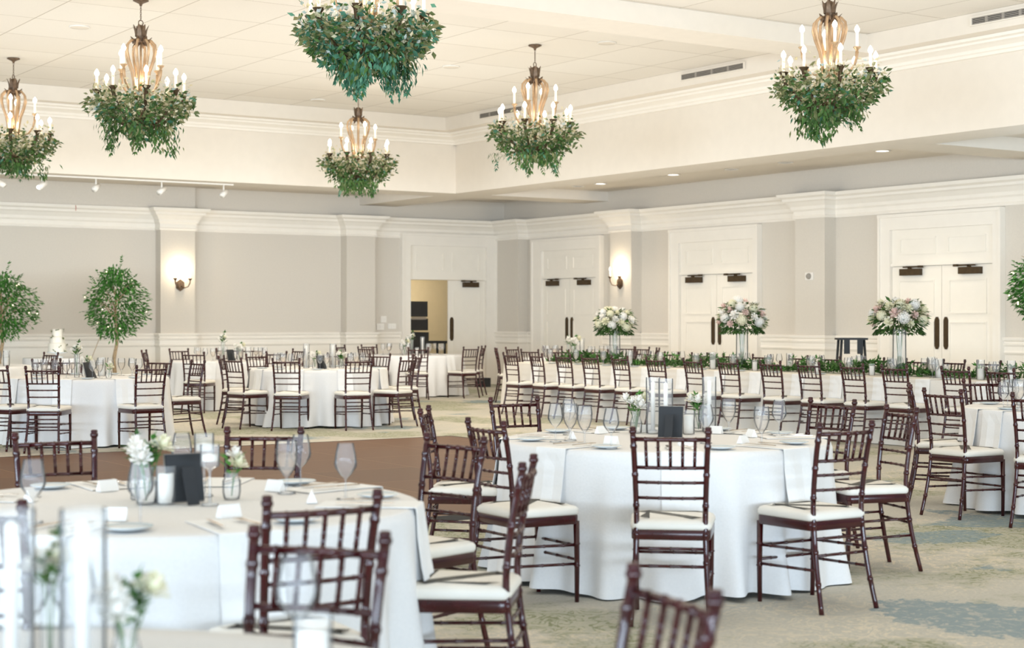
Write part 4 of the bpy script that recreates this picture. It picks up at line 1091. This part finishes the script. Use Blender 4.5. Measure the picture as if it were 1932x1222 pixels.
# ------------------------------------------------------------------ long table with garland
LX0, LX1, LY0, LY1 = 13.72, 15.15, 9.6, 20.75
def long_cloth():
    m = MB(); rnd = random.Random(5)
    # perimeter with rounded corners
    per = []; r = .05
    def arc(cx, cy, a0):
        for q in range(6):
            a = radians(a0+q*18); per.append((cx+r*cos(a), cy+r*sin(a), cos(a), sin(a)))
    def seg(x0, y0, x1, y1, nx, ny):
        L = sqrt((x1-x0)**2+(y1-y0)**2); n = max(2, int(L/.03))
        for i in range(1, n): t = i/n; per.append((x0+(x1-x0)*t, y0+(y1-y0)*t, nx, ny))
    arc(LX1-r, LY1-r, 0); seg(LX1-r, LY1, LX0+r, LY1, 0, 1); arc(LX0+r, LY1-r, 90); seg(LX0, LY1-r, LX0, LY0+r, -1, 0)
    arc(LX0+r, LY0+r, 180); seg(LX0+r, LY0, LX1-r, LY0, 0, -1); arc(LX1-r, LY0+r, 270); seg(LX1, LY0+r, LX1, LY1-r, 1, 0)
    N = len(per); lv = [0,.03,.12,.3,.55,.8,1]
    i0 = 0
    for k_, v in enumerate(lv):
        for (x, y, nx, ny) in per:
            s = x*1.3+y; f = .5*sin(s*11+1.5*sin(s*2.1)) + .35*sin(s*23+1)
            o_ = (.002 if k_ else 0)+ .05*v + f*.022*min(1, v*1.5)
            m.v.append((x+nx*o_, y+ny*o_, TOP - v*(TOP-.006)))
    for k_ in range(len(lv)-1):
        for j in range(N): m.f.append((k_*N+j, (k_+1)*N+j, (k_+1)*N+(j+1)%N, k_*N+(j+1)%N)); m.m.append(0)
    m.f.append(tuple(range(N))); m.m.append(0)
    o = m.build('tablecloth', M['linen2'], None, sharp=50)
    tag(o, 'long pale cloth on the garlanded head table along the right side', 'tablecloth')
long_cloth()
NL = 'the long garlanded table'
ORD = ['first','second','third','fourth','fifth','sixth','seventh','eighth','ninth','tenth','eleventh','twelfth','thirteenth','fourteenth']
near_px = [963,1012,1063,1113,1170,1237,1307,1374,1454,1526,1608,1688,1803,1888]
for i, px in enumerate(near_px):
    X = 13.32; y = onX(px, X); d = X*FX+y*FY; lat = X*FY-y*FX
    x2 = X+1; lat2, d2 = x2*FY-y*FX, x2*FX+y*FY
    put_chair(lat, d, (lat2, d2), 'mahogany chiavari chair, %s from the far end, near side of %s' % (ORD[i], NL), random.uniform(-.07,.07))
far_px = [1213,1266,1319,1379,1436,1505,1566,1648,1729,1799,1865]
for i, px in enumerate(far_px):
    X = 15.58; y = onX(px, X); d = X*FX+y*FY; lat = X*FY-y*FX
    x2 = X-1; lat2, d2 = x2*FY-y*FX, x2*FX+y*FY
    put_chair(lat, d, (lat2, d2), 'mahogany chiavari chair, %s from the far end, wall side of %s' % (ORD[i], NL), random.uniform(-.05,.05))
def long_setting(y, side, pos):
    sg = -1 if side == 'near' else 1
    xe = LX0 if side == 'near' else LX1
    rz = -pi/2 if side == 'near' else pi/2   # local -y towards outside
    s2 = 'near' if side == 'near' else 'wall'
    nm = '%s place from far end, %s side of long garlanded table' % (pos, s2)
    def put(pr, u, t, lab, grp, dz=0): pr.put((xe-sg*u, y+t, TZ+dz), rz, lab + ', ' + nm, grp)
    put(napkin, .0, 0, 'white napkin', 'folded napkins')
    put(wine, .36, .14, 'clear wine glass', 'wine glasses'); put(goblet, .42, .24, 'filled water goblet', 'water goblets')
    put(plate, .16, -.2, 'pale-rimmed bread plate', 'bread plates')
for i, px in enumerate(near_px): long_setting(onX(px+6, 13.32), 'near', ORD[i])
for i, px in enumerate(far_px): long_setting(onX(px, 15.58), 'wall', ORD[i])
# garland
rnd = random.Random(77); g = MB(); gx = (LX0+LX1)/2
for i in range(5200):
    y = rnd.uniform(LY0+.3, LY1-.35); w_ = .16+.05*sin(y*3.1)+.04*sin(y*7.7); hh = .10+.05*sin(y*2.3+1)+.03*sin(y*6.1)
    x = gx + rnd.gauss(0, w_*.55); z = TZ + .006 + rnd.random()**1.3*hh*max(0, 1-((x-gx)/(w_*1.7))**2)
    L = rnd.uniform(.05,.10)
    g.leaf((x, y, z), (rnd.uniform(-1,1), rnd.uniform(-1,1), rnd.uniform(0,.8)), (rnd.uniform(-.6,.6), rnd.uniform(-.6,.6), 1), L, L*.42, 1 if rnd.random() < .25 else 0)
for i in range(70):
    y = rnd.uniform(LY0+.3, LY1-.4); strand(g, (gx+rnd.uniform(-.15,.15), y, TZ+.05), (rnd.uniform(-.8,.8), rnd.uniform(-.8,.8), .9), 3, .07, .03, .25, 1, rnd)
o = g.build('garland', [M['darkleaf'], M['leaf']], None, smooth=False, fixn=False); tag(o, 'leafy green garland running down the middle of the long table', 'garland')
# hurricanes along the garland
hp = [(1188,0),(1206,1),(1345,0),(1358,1),(1424,1),(1490,0),(1541,1),(1622,0),(1645,1),(1757,0),(1772,0),(1785,1),(1850,0),(1862,1),(1908,0)]
for i, (px, q) in enumerate(hp):
    X = gx + (.30 if i % 2 else -.27); y = onX(px, X)
    (pillar if q == 0 else votive).put((X, y, TZ), 0, 'glass candle cylinder, %s from the far end along %s' % ((ORD+['fifteenth'])[i], NL), 'glass candle holders')
# tall vases with flower domes
def tall_arrangement(px, seed, wr, hr, vh, lab):
    rnd = random.Random(seed); y = onX(px, gx)
    root = thing('tall_flower_vase', lab, 'flower arrangement', (gx, y, TZ), 0, 'tall white and blush flower arrangements')
    MB().lathe([(0,.004),(.075,.004),(.075,.012),(.02,.03),(.014,.06),(.03,.09),(.07,.12),(.082,.16),(.08,.24),(.078,vh)], 22).build('glass_vase', M['vaseglass'], root, fixn=False)
    cz = vh + hr*.55
    st = MB()
    for i in range(7):
        a = i*.9; st.tube([(.02*cos(a), .02*sin(a), .13),(.04*cos(a+1), .04*sin(a+1), vh),(.1*cos(a+1), .1*sin(a+1), cz)], .003, 5)
    st.build('stems', M['stem'], root)
    n = 34
    for i in range(n):
        z = 1-1.35*(i+.5)/n; a = i*2.39996+seed; r = sqrt(max(0, 1-z*z)); s = rnd.uniform(.78,1.0)
        p = (wr*r*cos(a)*s, wr*r*sin(a)*s, cz + hr*z*s)
        if i % 3 == 0: bloom(root, HYD[('whitepetal','creampetal')[(i//3) % 2]], p, (r*cos(a), r*sin(a), z), rnd.uniform(.95,1.3))
        else: bloom(root, ROSE[('whitepetal','blushpetal','creampetal')[(i+seed) % 3]], p, (r*cos(a), r*sin(a), z+.2), rnd.uniform(1.2,1.7))
    g = MB()
    for i in range(620):
        z = rnd.uniform(-.75,.95); a = rnd.uniform(0, 6.283); r = sqrt(1-z*z); s = rnd.uniform(.45,.95)
        L = rnd.uniform(.05,.10)
        g.leaf((wr*r*cos(a)*s, wr*r*sin(a)*s, cz+hr*z*s), (r*cos(a), r*sin(a), z*.6-.15), (rnd.uniform(-1,1), rnd.uniform(-1,1), 1), L, L*.4, 1 if rnd.random() < .12 else 0)
    for i in range(40):
        a = rnd.uniform(0, 6.283); strand(g, (wr*.6*cos(a), wr*.6*sin(a), cz-hr*.5), (cos(a), sin(a), -.25), 3, .06, .022, .5, 0, rnd)
    for i in range(12):
        a = rnd.uniform(0, 6.283); strand(g, (wr*.6*cos(a), wr*.6*sin(a), cz+hr*.6), (cos(a)*.6, sin(a)*.6, .7), 2, .05, .014, .0, 1, rnd)
    g.build('foliage', [M['darkleaf'], M['oliveleaf']], root, smooth=False, fixn=False)
tall_arrangement(1160, 1, .29, .21, .50, 'tall glass vase of white and blush flowers on the long table, farthest of three')
tall_arrangement(1400, 2, .31, .24, .54, 'tall glass vase of white and blush flowers on the long table, middle of three')
tall_arrangement(1697, 3, .33, .23, .55, 'tall glass vase of white and blush flowers on the long table, nearest of three')

# ------------------------------------------------------------------ ficus trees
def ficus(px, d, seed, ctr_y, rx, rz_, lab):
    rnd = random.Random(seed); x, y = P(px, d)
    root = thing('ficus_tree', lab, 'potted tree', (x, y, 0), 0, 'ficus trees with string lights')
    cz = EYE + (HY-ctr_y)*d/F
    MB().lathe([(0,.002),(.17,.002),(.21,.36),(.225,.40),(.20,.40),(.19,.36),(0,.36)], 24).build('pot', M['pot'], root, sharp=40)
    m = MB(); m.tube([(0,0,.36),(-.03,.01,.7),(.02,-.01,1.0),(.01,.02,cz-.3),(0,0,cz+.25)], [.04,.035,.03,.026,.012], 8)
    for i in range(9):
        a = rnd.uniform(0, 6.28); m.tube([(0,0,cz-.35+.06*i),(rx*.35*cos(a), rx*.35*sin(a), cz-.15+.06*i),(rx*.75*cos(a), rx*.75*sin(a), cz+.05*i)], [.012,.008,.003], 5)
    m.build('trunk', M['trunk'], root)
    g = MB(); fl = MB()
    N = 2600
    for i in range(N):
        z = rnd.uniform(-1,1); a = rnd.uniform(0, 6.283); s = rnd.uniform(.25,1)**.45
        bump = 1+.12*sin(3*a+seed)+.10*sin(5*z*2+2*a)
        r = sqrt(max(0, 1-z*z))*(1.0 if z < .1 else 1-.35*(z-.1))*bump
        p = Vector((rx*r*cos(a)*s, rx*r*sin(a)*s, cz+rz_*z*s))
        L = rnd.uniform(.06,.095)
        g.leaf(p, (r*cos(a), r*sin(a), rnd.uniform(-.9,.5)), (rnd.uniform(-.7,.7), rnd.uniform(-.7,.7), 1), L, L*.45)
        if i % 60 == 0 and s > .8: fl.sphere(tuple(p*1.0+Vector((r*cos(a), r*sin(a), 0))*.05), .012, 6, 4)
    for i in range(34):
        z = rnd.uniform(-.6,1); a = rnd.uniform(0, 6.283); r = sqrt(1-z*z)
        strand(g, (rx*r*cos(a)*.85, rx*r*sin(a)*.85, cz+rz_*z*.85), (r*cos(a), r*sin(a), z+.3), rnd.randint(2,4), .065, .032, .2, 0, rnd)
    strand(g, (rx*.1, 0, cz+rz_*.85), (.35,-.1,1), 6, .07, .032, -.1, 0, rnd)
    g.build('leaf_crown', M['leaf'], root, smooth=False, fixn=False)
    fl.build('string_lights', M['fairy'], root)
    if px > 100 and px < 400:
        m = MB(); m.tube([(-.3,-.1,cz-.55),(-.5,-.2,cz-.95),(-.62,-.22,cz-1.08)], [.006,.006,.004], 5); m.build('loose_branch', M['trunk'], root)
ficus(218, 28.0, 3, 572, .52, .66, 'round-headed ficus tree with string lights right of the wedding cake')
ficus(2, 27.6, 8, 578, .58, .60, 'round-headed ficus tree with string lights cut by the left edge')
ficus(1966, 20.9, 14, 540, .36, .50, 'ficus tree at the right edge beside the nearest double door')

# black folding stand near the right wall
x, y = P(1606, 24.6)
st = thing('tray_stand', 'black folding tray stand against the right wall beside the middle pilaster', 'stand', (x, y, 0), VIEW)
h = 1.13
MB().box(-.22,.22,-.17,.17,h-.03,h).build('stand_top', M['black'], st, smooth=False)
for s in (-1, 1):
    for q in (-1, 1): MB().tube([(s*.24,q*.16,0.0),(s*.17,q*.12,h-.03)], .02, 8).build('leg', M['black'], st)
    MB().box(s*.10-.045, s*.10+.045, -.172, -.165, h-.24, h-.03).build('strap', M['black'], st, smooth=False)
MB().tube([(-.22,0,.35),(.22,0,.35)], .014, 8).build('brace', M['black'], st)

# ------------------------------------------------------------------ light
wd = bpy.data.worlds.new('world'); scene.world = wd; wd.use_nodes = True
nt = wd.node_tree; bg = nt.nodes['Background']; bg.inputs['Color'].default_value = (.66,.83,1,1); bg.inputs['Strength'].default_value = .32
def area(loc, target, sx, sy, e_, col, spread=None):
    l = bpy.data.lights.new('window_or_fill_light', 'AREA'); l.shape = 'RECTANGLE'; l.size = sx; l.size_y = sy; l.energy = e_; l.color = col  # serves both the window daylight and the added fill lamps
    if spread: l.spread = radians(spread)
    o = bpy.data.objects.new('window_or_fill_light', l); o.location = loc
    o.rotation_euler = (Vector(target)-Vector(loc)).to_track_quat('-Z','Y').to_euler(); COL.objects.link(o); return o
# daylight from the window walls behind and to the left of the camera
area((-13, 2, 1.4), (6, 9, .9), 16, 2.4, 2750, (.68,.84,1))
area((-1, -13, 1.4), (7, 9, .9), 22, 2.5, 3700, (.68,.84,1))
# added unseen fill for bounced room light: ceiling uplight, far downlight, two wall washes
WC = (1,.985,.945)
area((7.3, 13.5, 1.75), (7.3, 13.501, 5), 15.5, 21, 880, WC)
area((11.5, 20, 3.6), (11.5, 20.001, 0), 9, 9, 230, (1,.90,.74))  # added warm fill shining down on the far tables and carpet
area((10, 20.5, 2.5), (11.5, 29, 1.9), 12, .8, 62, WC, 60)
area((12.6, 18.5, 2.5), (19.4, 20.5, 1.9), 16, .8, 50, WC, 60)
area((17.6, 10.5, 2.4), (17.6, 10.501, 4), 2, 4, 60, (.62,.8,1))  # added cool fill that turns the near right aisle ceiling blue
cam = bpy.data.cameras.new('camera'); co = bpy.data.objects.new('camera', cam); COL.objects.link(co)
cam.sensor_fit = 'HORIZONTAL'; cam.sensor_width = 36; cam.lens = F/1932*36
cam.shift_y = -(611-HY)/1932
cam.clip_end = 200; cam.clip_start = .05
co.location = (0,0,EYE); co.rotation_euler = (pi/2, 0, -atan2(FX, FY))
cam.dof.use_dof = True; cam.dof.focus_distance = 13; cam.dof.aperture_fstop = 3.2
scene.camera = co
try:
    scene.cycles.use_denoising = True; scene.cycles.transparent_max_bounces = 24; scene.cycles.max_bounces = 8; scene.cycles.diffuse_bounces = 4
    scene.cycles.sample_clamp_indirect = 6; scene.cycles.caustics_reflective = False; scene.cycles.caustics_refractive = False
except Exception: pass
scene.view_settings.view_transform = 'Standard'; scene.view_settings.look = 'None'; scene.view_settings.exposure = 0.06
